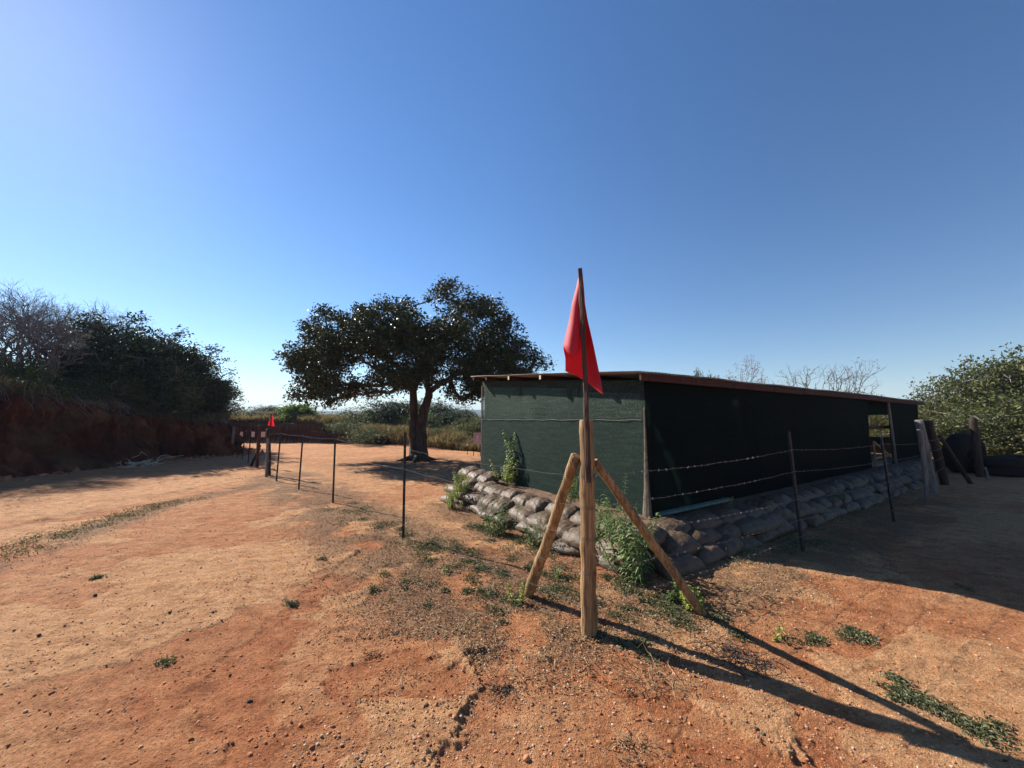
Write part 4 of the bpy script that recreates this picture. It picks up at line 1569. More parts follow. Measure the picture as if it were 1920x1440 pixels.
    net('net_wall', HL, 0, HL, HW, ZF, lambda b: 0 * b + 0.95, M_NETD, 8, 50, 20, 0.02, (0.02, 0))
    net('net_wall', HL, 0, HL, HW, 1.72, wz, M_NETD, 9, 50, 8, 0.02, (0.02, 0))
    net('net_wall', 0.1, HW, 11.0, HW, 1.23, lambda b: 0 * b + ZB, M_NETL, 6, 80, 10, 0.02, (0, 0.02))
    # doorway: frame posts, low gate with brace, added pale plank on legs standing in for sunlit floor
    g = MB()
    g.tube([hut(D1 + 0.05, -0.12, -0.05), hut(D1 + 0.02, -0.1, 1.0), hut(D1 - 0.05, -0.08, ZN)], [0.04, 0.036, 0.033], 8)
    tag(g.build('door_post', M_GREYPOST, t, loc=o0, smooth=True), 'grey pole standing at the right side of the doorway')
    g = MB()
    g.beam(hut(D0 + 0.05, -0.08, ZF - 0.1), hut(D0 + 0.05, -0.08, ZN), 0.06, 0.06)
    g.build('door_post', M_BEAM, t, loc=o0)
    g = MB()
    g.beam(hut(D0 + 0.12, -0.09, ZF), hut(D0 + 0.12, -0.09, 1.02), 0.03, 0.04, up=L)
    g.beam(hut(D0 + 0.12, -0.09, 1.0), hut(D1 - 0.25, -0.09, 0.52), 0.03, 0.05)
    g.beam(hut(D0 + 0.12, -0.09, ZF + 0.22), hut(D1 - 0.25, -0.09, ZF + 0.25), 0.03, 0.05)
    tag(g.build('gate_frame', M_POST, t, loc=o0), 'low pale timber gate frame with a slanting brace')
    g = MB()
    g.box(hut(D0 + 1.6, 3.2, ZF + 0.22), (2.6, 0.5, 0.05))
    g.beam(hut(D0 + 0.4, 3.2, ZF), hut(D0 + 0.4, 3.2, ZF + 0.2), 0.06, 0.3, up=L)
    g.beam(hut(D0 + 2.8, 3.2, ZF), hut(D0 + 2.8, 3.2, ZF + 0.2), 0.06, 0.3, up=L)
    g.build('sunlit_floor_standin', M_PALE, t, loc=o0)
    # roof: wave-profiled sheets running front to back
    nb = 8
    na = int((HL + 2 * GO) / 0.0127)
    aa = np.linspace(-GO, HL + GO, na)
    bbv = np.linspace(-FO, HW + BO, nb)
    A, B = np.meshgrid(aa, bbv)
    zr = ZN + 0.115 + (ZB - ZN) * B / HW + 0.011 * np.sin(A / 0.0762 * 2 * math.pi)
    zr = zr + 0.018 * (fbm(A * 0.8, B * 0.6, 451, 3) - 0.5) * 2 - 0.03 * sstep(9, 15, A) * 1.0
    Pn = o0[None, None] + A[..., None] * L + B[..., None] * W + zr[..., None] * Z
    m = MB()
    i = np.arange(nb - 1)[:, None] * na
    j = np.arange(na - 1)[None, :]
    m.add(Pn.reshape(-1, 3), np.stack([i + j, i + j + 1, i + na + j + 1, i + na + j], -1).reshape(-1, 4))
    rf = m.build('roof', M_ROOF, t, loc=o0, smooth=True)
    so = rf.modifiers.new('thickness', 'SOLIDIFY')
    so.thickness = 0.003
    # fascia boards and purlins
    for a0_, a1_ in ((-GO + 0.03, 4.75), (4.77, 9.5), (9.52, HL + GO - 0.05)):
        m = MB()
        dz = 0.0 if a0_ < 5 else (-0.006 if a0_ < 9 else -0.02)
        m.beam(hut(a0_, -FO + 0.035, ZN + 0.032 + dz), hut(a1_, -FO + 0.035, ZN + 0.032 + dz - 0.01), 0.03, 0.09)
        m.build('fascia_board', M_BEAM, t, loc=o0)
    for b in (0.9, 1.9, 2.9, 3.8, HW + 0.02):
        m = MB()
        m.beam(hut(-GO + 0.02, b, wz(b) + 0.062), hut(HL + GO - 0.04, b, wz(b) + 0.062), 0.045, 0.07)
        pu = m.build('purlin', M_BEAM, t, loc=o0)
        if 1.5 < b < 3.5:
            m = MB()
            m.box(hut(-GO + 0.014, b, wz(b) + 0.062), (0.012, 0.045, 0.07))
            e_ = m.build('end_grain', M_PALE, pu, loc=o0)
    # wall plate on the gable: dark stained rafter under the sheets
    for a in (0.03, 3.0, 6.0, 9.0, 12.0, HL - 0.03):
        m = MB()
        m.beam(hut(a, -0.03, wz(-0.03) - 0.045), hut(a, HW + 0.06, wz(HW + 0.06) - 0.045), 0.045, 0.13)
        m.build('rafter', M_BEAM, t, loc=o0)
    # folded pale end of netting tied round the near corner post
    m = MB()
    m.tube([hut(-0.035, -0.045, ZF - 0.08), hut(-0.04, -0.05, 0.7), hut(-0.04, -0.05, 1.2), hut(-0.035, -0.045, 1.75)], [0.066, 0.036, 0.020, 0.010], 8, wob=0.25, rs=np.random.RandomState(3))
    tag(m.build('corner_wrap', M_WRAP, t, loc=o0), 'pale bunched end of netting at the near corner')
    m = MB()
    m.tube([hut(-0.03, HW + 0.03, 0.2), hut(-0.03, HW + 0.03, 2.35)], 0.018, 6)
    m.build('corner_batten', M_PALE, t, loc=o0)
    return t


hut_build()

# earth berm between the bags and the hut
def berm():
    mb = MB()

    def wedge(p0, p1, n, top, w0, w1):
        k = 60
        rows = []
        for f, z in ((0.0, top), (w0, top * 0.98), (w0 + (w1 - w0) * 0.5, top * 0.55), (w1, -0.06)):
            tt = np.linspace(0, 1, k)
            pts = p0[None] * (1 - tt[:, None]) + p1[None] * tt[:, None] + n[None] * f
            zz = z + 0.03 * (fbm(tt * 14, tt * 0 + f * 3, 471, 3) - 0.5)
            rows.append(np.stack([pts[:, 0], pts[:, 1], zz], -1))
        V = np.vstack(rows)
        i = np.arange(len(rows) - 1)[:, None] * k
        j = np.arange(k - 1)[None, :]
        mb.add(V, np.stack([i + j, i + j + 1, i + k + j + 1, i + k + j], -1).reshape(-1, 4))
    wedge(hut(0.03, HW - 0.1), hut(0.03, -0.25), -L, 0.335, 0.45, 1.0)
    wedge(hut(-0.25, 0.03), hut(HL, 0.03), -W, 0.325, 0.28, 0.62)
    tag(mb.build('earth_fill', M_SOIL, smooth=True), kind='structure')


berm()

# ================================================================== SANDBAGS
def bag_mesh(seed, lx=0.46, ly=0.32, lz=0.128):
    rs = np.random.RandomState(seed)
    nx, ny = 30, 20
    u = np.sin(np.linspace(-1, 1, nx) * math.pi / 2)
    v = np.sin(np.linspace(-1, 1, ny) * math.pi / 2)
    U, V = np.meshgrid(u, v, indexing='ij')
    th = (np.clip(1 - np.abs(U) ** 4.5, 0, 1) ** 0.40) * (np.clip(1 - np.abs(V) ** 3.4, 0, 1) ** 0.45)
    # rounded plan outline with slightly pulled corners
    X = U * lx / 2 * (1 - 0.07 * (1 - V * V) * 0 - 0.05 * np.abs(V) ** 3 * -0.5)
    Y = V * ly / 2 * (1 - 0.10 * np.abs(U) ** 2.5)
    n1 = fbm(U * 1.6 + seed * 3.1, V * 1.4, 501 + seed, 4, 0.6) - 0.5
    n2 = fbm(U * 6 + seed, V * 3, 521 + seed, 3) - 0.5
    wr = np.abs(U) ** 2 * 0.010 * np.sin(V * 14 + seed) * th ** 0.3
    top = lz * 0.56 * th * (1 + 0.5 * n1) + 0.026 * n2 * th + 0.012 * (1 - np.abs(2 * fbm(U * 3 + seed * 2, V * 5, 541 + seed, 3) - 1)) * th + wr
    bot = -lz * 0.44 * th * (1 + 0.3 * n1)
    bot = np.maximum(bot, -lz * 0.40)
    sag = -0.02 * (U ** 2) * 0.6 - 0.025 * np.clip(-V, 0, 1) ** 2
    V1 = np.stack([X, Y, top + sag], -1).reshape(-1, 3)
    V2 = np.stack([X, Y, bot + sag], -1).reshape(-1, 3)
    i = np.arange(nx - 1)[:, None] * ny
    j = np.arange(ny - 1)[None, :]
    F = np.stack([i + j, i + ny + j, i + ny + j + 1, i + j + 1], -1).reshape(-1, 4)
    mb = MB()
    mb.add(np.vstack([V1, V2]), np.vstack([F, F[:, ::-1] + nx * ny]))
    # tucked hem at one end
    hem = MB()
    e = np.array([(lx / 2 - 0.004, yy, sag[-1, 0] + 0.004 * math.sin(yy * 60)) for yy in np.linspace(-ly * 0.36, ly * 0.36, 9)])
    hem.tube(e, [0.004, 0.009, 0.012, 0.013, 0.014, 0.013, 0.012, 0.009, 0.004], 6)
    return mb, hem


BAGS = []
for k in range(7):
    mb, hem = bag_mesh(k + 1)
    bo = mb.build('sandbag', M_BAG, smooth=True)
    me = bo.data
    bpy.data.objects.remove(bo)
    BAGS.append(me)
ORD = ['first', 'second', 'third', 'fourth', 'fifth', 'sixth', 'seventh', 'eighth', 'ninth', 'tenth', 'eleventh', 'twelfth', 'thirteenth', 'fourteenth', 'fifteenth', 'sixteenth', 'seventeenth', 'eighteenth', 'nineteenth', 'twentieth']
ORD += ['twenty-' + w for w in ORD[:9]] + ['thirtieth'] + ['thirty-' + w for w in ORD[:9]]
COURSE = ['bottom course', 'second course', 'third course', 'top course']


def place_bag(p, rz, tilt, roll, sc, label, group, rs):
    o = bpy.data.objects.new('sandbag', BAGS[rs.randint(0, len(BAGS))])
    COL.objects.link(o)
    o.location = p
    o.rotation_euler = (roll, tilt, rz)
    o.scale = sc
    tag(o, label, 'sandbag', group)
    return o


def sandbags():
    rs = np.random.RandomState(61)
    ang_w = math.atan2(-W[1], -W[0])   # bag local -Y faces outwards
    # courses of the short sunlit wall, from the ground up
    for c in range(4):
        out = [0.98, 0.92, 0.64, 0.45][c]
        z = [0.055, 0.175, 0.30, 0.42][c]
        b = [-0.42, -0.55, -0.30, 3.15][c]
        n = 0
        end = [3.7, 3.75, 3.9, 4.3][c]
        while b < end:
            ln = rs.uniform(0.85, 1.18)
            p = hut(-out + rs.normal() * (0.05 if c == 0 else 0.03), b + 0.2, 0)
            gz = terr(p[0], p[1])
            p = (p[0], p[1], gz * (1 - c / 4) + z + rs.normal() * 0.010)
            head = c == 0 and rs.rand() < 0.35
            place_bag(p, math.atan2(W[1], W[0]) + math.pi + rs.normal() * 0.14 + (math.pi / 2 if head else 0), rs.normal() * 0.07, 0.10 + rs.normal() * 0.08, (ln * 1.04, rs.uniform(1.1, 1.35), rs.uniform(1.05, 1.35) * (0.8 if c == 0 else 1)),
                      '%s sandbag from the brace corner, %s of the sunlit short wall' % (ORD[n], COURSE[c]), 'sandbags stacked along the sunlit short wall', rs)
            b += 0.46 * ln * (1.0 if not head else 0.75)
            n += 1
    for c in range(3):
        out = [0.72, 0.60, 0.40][c]
        z = [0.055, 0.165, 0.275][c]
        a = -0.70 + 0.22 * (c % 2)
        n = 0
        end = [9.6, 10.3, 12.8][c]
        while a < end:
            ln = rs.uniform(0.95, 1.3)
            p = hut(a + 0.2, -out + rs.normal() * 0.03, 0)
            gz = terr(p[0], p[1])
            p = (p[0], p[1], gz * (1 - c / 4) + z + rs.normal() * 0.010)
            place_bag(p, math.atan2(L[1], L[0]) + rs.normal() * 0.13, rs.normal() * 0.06, 0.12 + rs.normal() * 0.08, (ln * 1.04, rs.uniform(1.05, 1.3), rs.uniform(1.0, 1.3)),
                      '%s sandbag from the brace corner, %s of the shaded long wall' % (ORD[n], COURSE[c] if c < 2 else 'top course'), 'sandbags stacked along the shaded long wall', rs)
            a += 0.46 * ln * 0.98
            n += 1


sandbags()

# ================================================================== FENCE
FP0 = np.array(G(1105, 1190))      # the main corner post
rf_ = np.random.RandomState(71)


def zt(x, y):
    return terr(x, y)


def log(name, p, q, r0, r1, m, label, cat, group=None, sides=14, wob=0.07, n=14, seed=1, bend=0.0, chamfer=True):
    rsx = np.random.RandomState(seed)
    p, q = np.asarray(p, float), np.asarray(q, float)
    pts = np.linspace(p, q, n)
    off = np.zeros((n, 3))
    off[:, 0] = bend * np.sin(np.linspace(0, math.pi, n)) + 0.035 * r0 * rsx.normal(size=n) + 0.12 * r0 * math.sin(seed) * np.sin(np.linspace(0, 5, n))
    pts = pts + off
    rad = np.linspace(r0, r1, n) * (1 + 0.03 * rsx.normal(size=n))
    if chamfer:
        pts = np.vstack([pts, pts[-1] + (q - p) / np.linalg.norm(q - p) * 0.012])
        rad = np.append(rad, rad[-1] * 0.82)
    mb = MB()
    mb.tube(pts, rad, sides, wob=wob, rs=rsx)
    o = mb.build(name, m, smooth=True, loc=tuple(p))
    tag(o, label, cat, group)
    return o


base = np.array((FP0[0], FP0[1], zt(*FP0)))
topP = P(1099, 790, FP0[1])
t = thing('fence_post', 'thick peeled timber corner post in the foreground carrying the red flag pole', 'fence post', tuple(base))
mb = MB()
rsx = np.random.RandomState(4)
pts = np.linspace(base - np.array((0, 0, 0.1)), topP, 22)
pts[:, 0] += 0.004 * rsx.normal(size=22)
rad = np.linspace(0.060, 0.0525, 22) * (1 + 0.018 * rsx.normal(size=22))
pts = np.vstack([pts, pts[-1] + np.array((0, 0, 0.012))])
rad = np.append(rad, rad[-1] * 0.85)
mb.tube(pts, rad, 18, wob=0.05, rs=rsx)
mb.build('post', M_POST, t, smooth=True, loc=base)
for hz in (1.15, 0.92, 0.69, 0.44, 0.20):
    w = MB()
    for dz in (0, 0.008, 0.017):
        c = base + (topP - base) * (hz / (topP[2] - base[2]))
        c[2] = base[2] + hz + dz
        th = np.linspace(0, 2 * math.pi, 25)
        w.tube(np.stack([c[0] + 0.0595 * np.cos(th), c[1] + 0.0595 * np.sin(th), c[2] + 0.004 * np.sin(th * 2 + hz)], -1), 0.0012, 4, cap=False)
    w.build('wire_tie', M_RUST, t, loc=base)

# braces
g1 = G(985, 1113)
lb0 = np.array((g1[0], g1[1], zt(*g1) - 0.06))
lb1 = P(1081, 856, FP0[1] + 0.05)
log('brace_pole', lb0, lb1, 0.050, 0.041, M_POST, 'peeled timber brace leaning against the left side of the corner post', 'brace pole', 'braces of the corner post', 14, 0.1, seed=8)
g2 = G(1326, 1152)
rb0 = np.array((g2[0], g2[1], zt(*g2) - 0.06))
rb1 = P(1117, 866, FP0[1] + 0.03)
log('brace_pole', rb0, rb1, 0.038, 0.033, M_POST, 'thinner darker timber brace leaning against the right side of the corner post', 'brace pole', 'braces of the corner post', 12, 0.22, seed=9)

# flag on its stick, fixed to the front of the post
ft = thing('red_flag', 'plain red flag hanging limp from a rough dark stick on the foreground post', 'flag', tuple(base))
sx = MB()
s_top = P(1089.5, 504, FP0[1] - 0.06)
s_bot = P(1103, 905, FP0[1] - 0.085)
pp = np.linspace(s_bot, s_top, 26)
pp[:, 0] += 0.006 * np.sin(np.linspace(0, 5, 26)) + 0.002 * rsx.normal(size=26)
sx.tube(pp, np.linspace(0.024, 0.019, 26) * (1 + 0.06 * rsx.normal(size=26)), 6, wob=0.15, rs=rsx)
sx.build('flag_pole', M_STICK, ft, loc=base)


def flag_cloth():
    yf = FP0[1]
    # outline of the hanging cloth: left and right edge per height
    tv = np.array([512, 540, 570, 600, 630, 652, 672, 700, 720, 740], float)
    lu = np.array([1087, 1081, 1073, 1068, 1061, 1056, 1060, 1060, 1062, 1064], float)
    ru = np.array([1092, 1095, 1097, 1102, 1109, 1114, 1118, 1124, 1128, 1131], float)
    mb = MB()
    nt_, ns = 46, 40
    rows = []
    for k in range(nt_):
        tt = k / (nt_ - 1)
        row = []
        for s in np.linspace(0, 1, ns):
            # bottom hem height depends on s
            vb = np.interp(s, [0, 0.25, 0.5, 0.72, 1.0], [696, 703, 712, 724, 740])
            v = 512 + (vb - 512) * tt
            a, b = np.interp(v, tv, lu), np.interp(v, tv, ru)
            u = a + (b - a) * s
            wdt = (b - a) / 250.0
            y = yf + 0.0 + 0.35 * wdt * math.sin(s * math.pi * 1.0) * 0.7 + 0.05 * wdt * math.sin(s * 9 + v * 0.012)
            if s < 0.12:
                y -= 0.6 * (0.12 - s) * wdt
            if tt > 0.85 and s > 0.85:
                y -= 0.12 * (tt - 0.85) * (s - 0.85) * 30
            row.append(P(u, v, y))
        rows.append(row)
    V = np.array(rows).reshape(-1, 3)
    i = np.arange(nt_ - 1)[:, None] * ns
    j = np.arange(ns - 1)[None, :]
    F = np.stack([i + j, i + j + 1, i + ns + j + 1, i + ns + j], -1).reshape(-1, 4)
    mb.add(V, F)
    # front fold wrapping from the left edge towards the stick, ending higher in a curl
    nt2, n2 = 34, 18
    rows = []
    for k in range(nt2):
        tt = k / (nt2 - 1)
        row = []
        for q in range(n2):
            f = q / (n2 - 1)
            vb = np.interp(f, [0, 0.25, 0.6, 1.0], [650, 663, 668, 655])
            v = 520 + (vb - 520) * tt
            a, b = np.interp(v, tv, lu), np.interp(v, tv, ru)
            wdt = (b - a) / 250.0
            u = a - 0.6 + (1093 + (v - 520) * 0.02 - a) * 0.80 * f
            y = yf - 0.07 * wdt - 0.30 * wdt * math.sin(f * math.pi * 0.9) * 0.8 - 0.02 * f
            row.append(P(u, v, y))
        rows.append(row)
    V = np.array(rows).reshape(-1, 3)
    i = np.arange(nt2 - 1)[:, None] * n2
    j = np.arange(n2 - 1)[None, :]
    mb.add(V, np.stack([i + j, i + j + 1, i + n2 + j + 1, i + n2 + j], -1).reshape(-1, 4))
    o = mb.build('cloth', M_FLAG, ft, smooth=True, loc=base)
    so = o.modifiers.new('thickness', 'SOLIDIFY')
    so.thickness = 0.0015


flag_cloth()


# steel posts
def steel_post(u, v, h, lean, label, group, r=0.016, flat=False):
    x, y = G(u, v)
    z = zt(x, y)
    mb = MB()
    c = np.array((x, y, z))
    d = np.array((lean, 0, 1.0))
    d /= np.linalg.norm(d)
    # T-shaped section: flange, web and stud bumps
    ax = (np.array((0.92, 0.38, 0)), np.array((-0.38, 0.92, 0)), d)
    mid = c + d * (h / 2 - 0.05)
    mb.box(mid, (0.034, 0.006, h + 0.1), ax)
    mb.box(mid + ax[1] * 0.0165, (0.006, 0.027, h + 0.1), ax)
    for k in range(int(h / 0.09)):
        mb.box(c + d * (0.05 + 0.09 * k) - ax[1] * 0.0065, (0.012, 0.007, 0.014), ax)
    o = mb.build('steel_fence_post', M_STEEL, loc=tuple(c))
    tag(o, label, 'fence post', group)
    return c, d


GLF, GRF = 'thin steel posts of the left fence', 'thin steel posts of the right fence'
LPOSTS = [steel_post(756, 1012, 1.41, -0.006, 'nearest thin dark steel post of the left fence, left of the big tree trunk', GLF),
          steel_post(624, 945, 1.35, -0.004, 'second thin steel post of the left fence from the corner post', GLF),
          steel_post(560, 919, 1.26, 0.03, 'third thin steel post of the left fence, leaning slightly right', GLF),
          steel_post(518, 905, 1.2, 0.04, 'fourth thin steel post, just right of the far small red flag', GLF),
          steel_post(465, 868, 1.28, 0.04, 'steel post left of the far reddish timber post and its brace', GLF),
          steel_post(454, 862, 1.30, 0.05, 'steel post under the left target sheet', GLF),
          steel_post(445, 858, 1.20, 0.02, 'farthest steel post of the left fence near the bank end', GLF)]
RPOSTS = [steel_post(1507, 1036, 1.44, -0.055, 'near steel post of the right fence against the long dark wall', GRF),
          steel_post(1678, 977, 1.38, -0.07, 'second steel post of the right fence in front of the doorway', GRF)]


def ground_post(u, v, utop, h, r, m, label, group, seed, name='timber_fence_post'):
    x, y = G(u, v)
    z = zt(x, y)
    dx = (utop - u) / F_PX * y
    # remove the camera's own convergence: lean only in what remains
    x1 = (utop - CX) / F_PX * y
    vt_ = P(utop, 785 - (h - 1.6 + z) / y * F_PX, y)
    return log(name, (x, y, z - 0.1), (vt_[0], y, z + h), r, r * 0.92, m, label, 'fence post', group, 12, 0.12, seed=seed), np.array((x, y, z))


_, LP_A = ground_post(503, 893, 504, 1.28, 0.058, M_DARKPOST, 'dark timber post of the left fence carrying the far small red flag', 'timber posts of the left fence', 21)
_, _ = ground_post(499.5, 896, 502, 1.02, 0.035, M_GREYPOST, 'slim grey pole tied beside the dark flag-carrying post', 'timber posts of the left fence', 22)
_, LP_B = ground_post(482, 877, 487, 1.38, 0.052, M_REDPOST, 'reddish timber post of the left fence with a leaning brace', 'timber posts of the left fence', 23)
_, LP_C = ground_post(434, 853, 438, 1.22, 0.055, M_GREYPOST, 'farthest grey timber post at the end of the red bank', 'timber posts of the left fence', 24)
xb, yb_ = G(470, 873)
p1 = P(484, 836, LP_B[1])
log('brace_pole', (xb, yb_, zt(xb, yb_) - 0.05), (p1[0], p1[1] + 0.1, p1[2]), 0.04, 0.035, M_DARKPOST, 'short thin brace leaning on the far reddish post', 'brace pole', None, 8, 0.1, seed=25)

# far small flag
x0, y0 = LP_A[0] + 0.02, LP_A[1] - 0.1
fs = thing('red_flag', 'small far red flag above the left fence posts', 'flag', (x0, y0, LP_A[2] + 1.0))
mb = MB()
mb.tube([(x0, y0, LP_A[2] + 0.7), (x0 + 0.03, y0, LP_A[2] + 1.72)], 0.016, 6)
mb.build('flag_pole', M_STICK, fs, loc=(x0, y0, LP_A[2] + 1.0))
mb = MB()
rows = []
for k in range(12):
    tt = k / 11
    for s in np.linspace(0, 1, 10):
        w_ = 0.02 + 0.115 * tt
        rows.append((x0 + 0.035 - w_ * 0.75 + w_ * 1.25 * s, y0 + 0.05 * math.sin(s * 8) * tt + 0.02, LP_A[2] + 1.70 - tt * 0.31 - 0.03 * s * tt))
i = np.arange(11)[:, None] * 10
j = np.arange(9)[None, :]
mb.add(rows, np.stack([i + j, i + j + 1, i + 10 + j + 1, i + 10 + j], -1).reshape(-1, 4))
mb.build('cloth', M_FLAG, fs, smooth=True, loc=(x0, y0, LP_A[2] + 1.0))

# right side timber posts
GRT = 'timber posts by the far end of the hut'
_, RP_A = ground_post(1752, 921, 1723, 1.60, 0.085, M_GREYPOST, 'pale grey timber post in front of the far hut end, its top catching the sun', GRT, 31)
# split slab tied to its left
xq, yq = G(1738, 936)
pq = P(1724, 806, yq)
log('split_pole', (xq, yq, zt(xq, yq) - 0.05), tuple(pq), 0.04, 0.045, M_GREYPOST, 'crooked split grey slab leaning on the pale timber post', 'pole', None, 9, 0.25, seed=32, bend=0.03)
_, RP_B = ground_post(1773, 908, 1741, 1.56, 0.085, M_DARKPOST, 'dark timber gate post just right of the pale one', GRT, 33)
_, RP_C = ground_post(1838, 893, 1824, 1.62, 0.085, M_DARKPOST, 'dark timber post standing among the tyres at the right', GRT, 34)
xq, yq = G(1822, 905)
pq = P(1762, 818, RP_B[1])
log('brace_pole', (xq, yq, zt(xq, yq) - 0.05), tuple(pq), 0.045, 0.04, M_DARKPOST, 'long thin brace slanting down right from the dark gate post', 'brace pole', None, 8, 0.1, seed=35)
xq, yq = G(1855, 898)
log('stake', (xq, yq, zt(xq, yq) - 0.05), (xq - 0.08, yq, zt(xq, yq) + 0.32), 0.028, 0.024, M_GREYPOST, 'short grey stake in front of the tyres', 'stake', None, 8, 0.1, seed=36)


# wires
def wire(points, label, group, barbs, r=0.0015, sag=0.02, seed=1):
    rsx = np.random.RandomState(seed)
    pts = []
    for a, b in zip(points[:-1], points[1:]):
        a, b = np.asarray(a, float), np.asarray(b, float)
        ln = np.linalg.norm(b - a)
        n = max(6, int(ln / 0.12))
        for k in range(n):
            t_ = k / n
            p = a * (1 - t_) + b * t_
            p[2] -= sag * 4 * t_ * (1 - t_) * ln / 3.0
            p += rsx.normal(size=3) * 0.0025
            pts.append(p)
    pts.append(np.asarray(points[-1], float))
    pts = np.array(pts)
    mb = MB()
    if barbs:
        # two twisted strands
        fine = np.linspace(0, len(pts) - 1, len(pts) * 4)
        q = np.stack([np.interp(fine, range(len(pts)), pts[:, i]) for i in range(3)], -1)
        for s in (0, math.pi):
            off = np.stack([0 * fine, 0.0016 * np.cos(fine * 3 + s), 0.0016 * np.sin(fine * 3 + s)], -1)
            mb.tube(q + off, r * 0.75, 4, cap=False)
        seg = np.linalg.norm(np.diff(pts, axis=0), axis=1)
        cum = np.concatenate([[0], np.cumsum(seg)])
        for d_ in np.arange(0.05, cum[-1], 0.105):
            c = np.array([np.interp(d_, cum, pts[:, i]) for i in range(3)])
            for e in range(2):
                v = rsx.normal(size=3)
                v /= np.linalg.norm(v)
                v *= 0.013
                mb.tube([c - v, c, c + v], [0.0012, 0.0022, 0.0012], 4, cap=False)
    else:
        mb.tube(pts, r * 0.75, 5, cap=False)
    o = mb.build('barbed_wire' if barbs else 'fence_wire', M_WIRE, loc=tuple(points[0]))
    tag(o, label, 'wire', group)


HS = (1.15, 0.92, 0.69, 0.44, 0.20)
NM = ('top', 'second from top', 'middle', 'second lowest', 'lowest')
for k, hz in enumerate(HS):
    st = base + (topP - base) * (hz / (topP[2] - base[2]))
    st[2] = base[2] + hz
    pl = [st + np.array((-0.05, 0.03, 0))]
    for (c, d) in LPOSTS[:4]:
        pl.append(c + d * (hz + 0.04 * (k == 0)) + np.array((0.0, -0.022, 0)))
    pl.append(LP_A + np.array((0, -0.08, hz)))
    wire(pl, '%s smooth wire of the left fence running from the corner post' % NM[k], 'wires of the left fence', False, sag=0.03, seed=80 + k)
    if k in (0, 2, 4):
        wire([LP_B + np.array((0, -0.08, hz)), LPOSTS[4][0] + LPOSTS[4][1] * hz, LPOSTS[5][0] + LPOSTS[5][1] * hz, LPOSTS[6][0] + LPOSTS[6][1] * hz, LP_C + np.array((0, 0, hz))],
             '%s wire beyond the far reddish post of the left fence' % NM[k], 'wires of the far left fence', False, sag=0.10, seed=90 + k)
    pr = [st + np.array((0.05, 0.03, 0))]
    for (c, d) in RPOSTS:
        pr.append(c + d * (hz + (0.07, 0.04, -0.06, -0.05, 0)[k]) + np.array((0, -0.022, 0)))
    pr.append(RP_A + np.array((-0.05, -0.06, hz)))
    if k < 4:
        pr.append(RP_B + np.array((-0.05, -0.06, hz)))
    wire(pr, '%s barbed wire of the right fence running from the corner post' % NM[k], 'barbed wires of the right fence', True, sag=0.03, seed=100 + k)

# ================================================================== TYRES at the right
def tyre(name, c, R0, r0, label, axis='x', group='old tyres heaped at the right'):
    t = thing(name, label, 'tyre', c, 0.0, group)
    mb = MB()
    na, nb = 48, 16
    a = np.linspace(0, 2 * math.pi, na, endpoint=False)
    b = np.linspace(0, 2 * math.pi, nb, endpoint=False)
    A, B = np.meshgrid(a, b, indexing='ij')
    sq = lambda v, e: np.sign(v) * np.abs(v) ** e
    rr = R0 - r0 + r0 * sq(np.cos(B), 0.6)
    lug = 0.012 * (np.cos(B) > 0.6) * (np.sin(A * 24) > 0)
    rr = rr + lug
    wz_ = r0 * 0.95 * sq(np.sin(B), 0.7)
    if axis == 'z':
        V = np.stack([rr * np.cos(A), rr * np.sin(A), wz_], -1)
    else:
        V = np.stack([rr * np.cos(A), wz_, rr * np.sin(A)], -1)
    # leave the bead open: a torus with a squared section already reads as one
    i = np.arange(na)[:, None] * nb
    i2 = ((np.arange(na) + 1) % na)[:, None] * nb
    j = np.arange(nb)[None, :]
    j2 = (j + 1) % nb
    mb.add(V.reshape(-1, 3), np.stack([i + j, i2 + j, i2 + j2, i + j2], -1).reshape(-1, 4))
    mb.build('tread', M_RUBBER, t, smooth=True)
    return t


def tyres():
    def at(u, Y, z):
        x = (u - CX) / F_PX * Y
        return (x, Y, terr(x, Y) + z)
    a = tyre('tyre', at(1796, 11.8, 0.55), 0.60, 0.24, 'large upright tyre rounding up behind the thin slanting brace')
    a.rotation_euler = (0.12, 0, 0.15)
    b = tyre('tyre', at(1858, 11.2, 0.12), 0.50, 0.14, 'flat bottom tyre of the stack right of the upright one', 'z')
    b2 = copy_thing(b, at(1858, 11.2, 0.38), 0.6, (1, 1, 1), 'flat upper tyre of the stack right of the upright one')
    c = copy_thing(b, at(1900, 11.6, 0.12), 1.1, (1.05, 1.05, 1), 'flat bottom tyre of the farthest right stack')
    c2 = copy_thing(b, at(1902, 11.6, 0.37), 0.3, (1, 1, 1), 'flat upper tyre of the farthest right stack')
    d = copy_thing(b, at(1836, 12.2, 0.12), 0.9, (1, 1, 1), 'flat tyre lying at the foot of the dark post')


tyres()

# ================================================================== TARGETS AND SIGNS
def board(u, v, w, h, Y, m, legs, label, cat, name, frame=True, vfoot=None, group=None):
    c = P(u, v, Y)
    gz = terr(c[0], Y)
    t = thing(name, label, cat, (c[0], Y, gz), 0, group)
    ox = (np.array((1.0, 0, 0)), np.array((0, 1.0, 0)), Z)
    mb = MB()
    mb.box(c, (w, 0.012, h), ox)
    mb.build('panel', m, t, loc=(c[0], Y, gz))
    for dx in legs:
        mb = MB()
        mb.tube([(c[0] + dx, Y + 0.025, gz - 0.1), (c[0] + dx, Y + 0.025, c[2] + h / 2 - 0.03)], 0.016, 6)
        mb.build('leg', M_STEEL, t, loc=(c[0], Y, gz))
    return t, c, gz


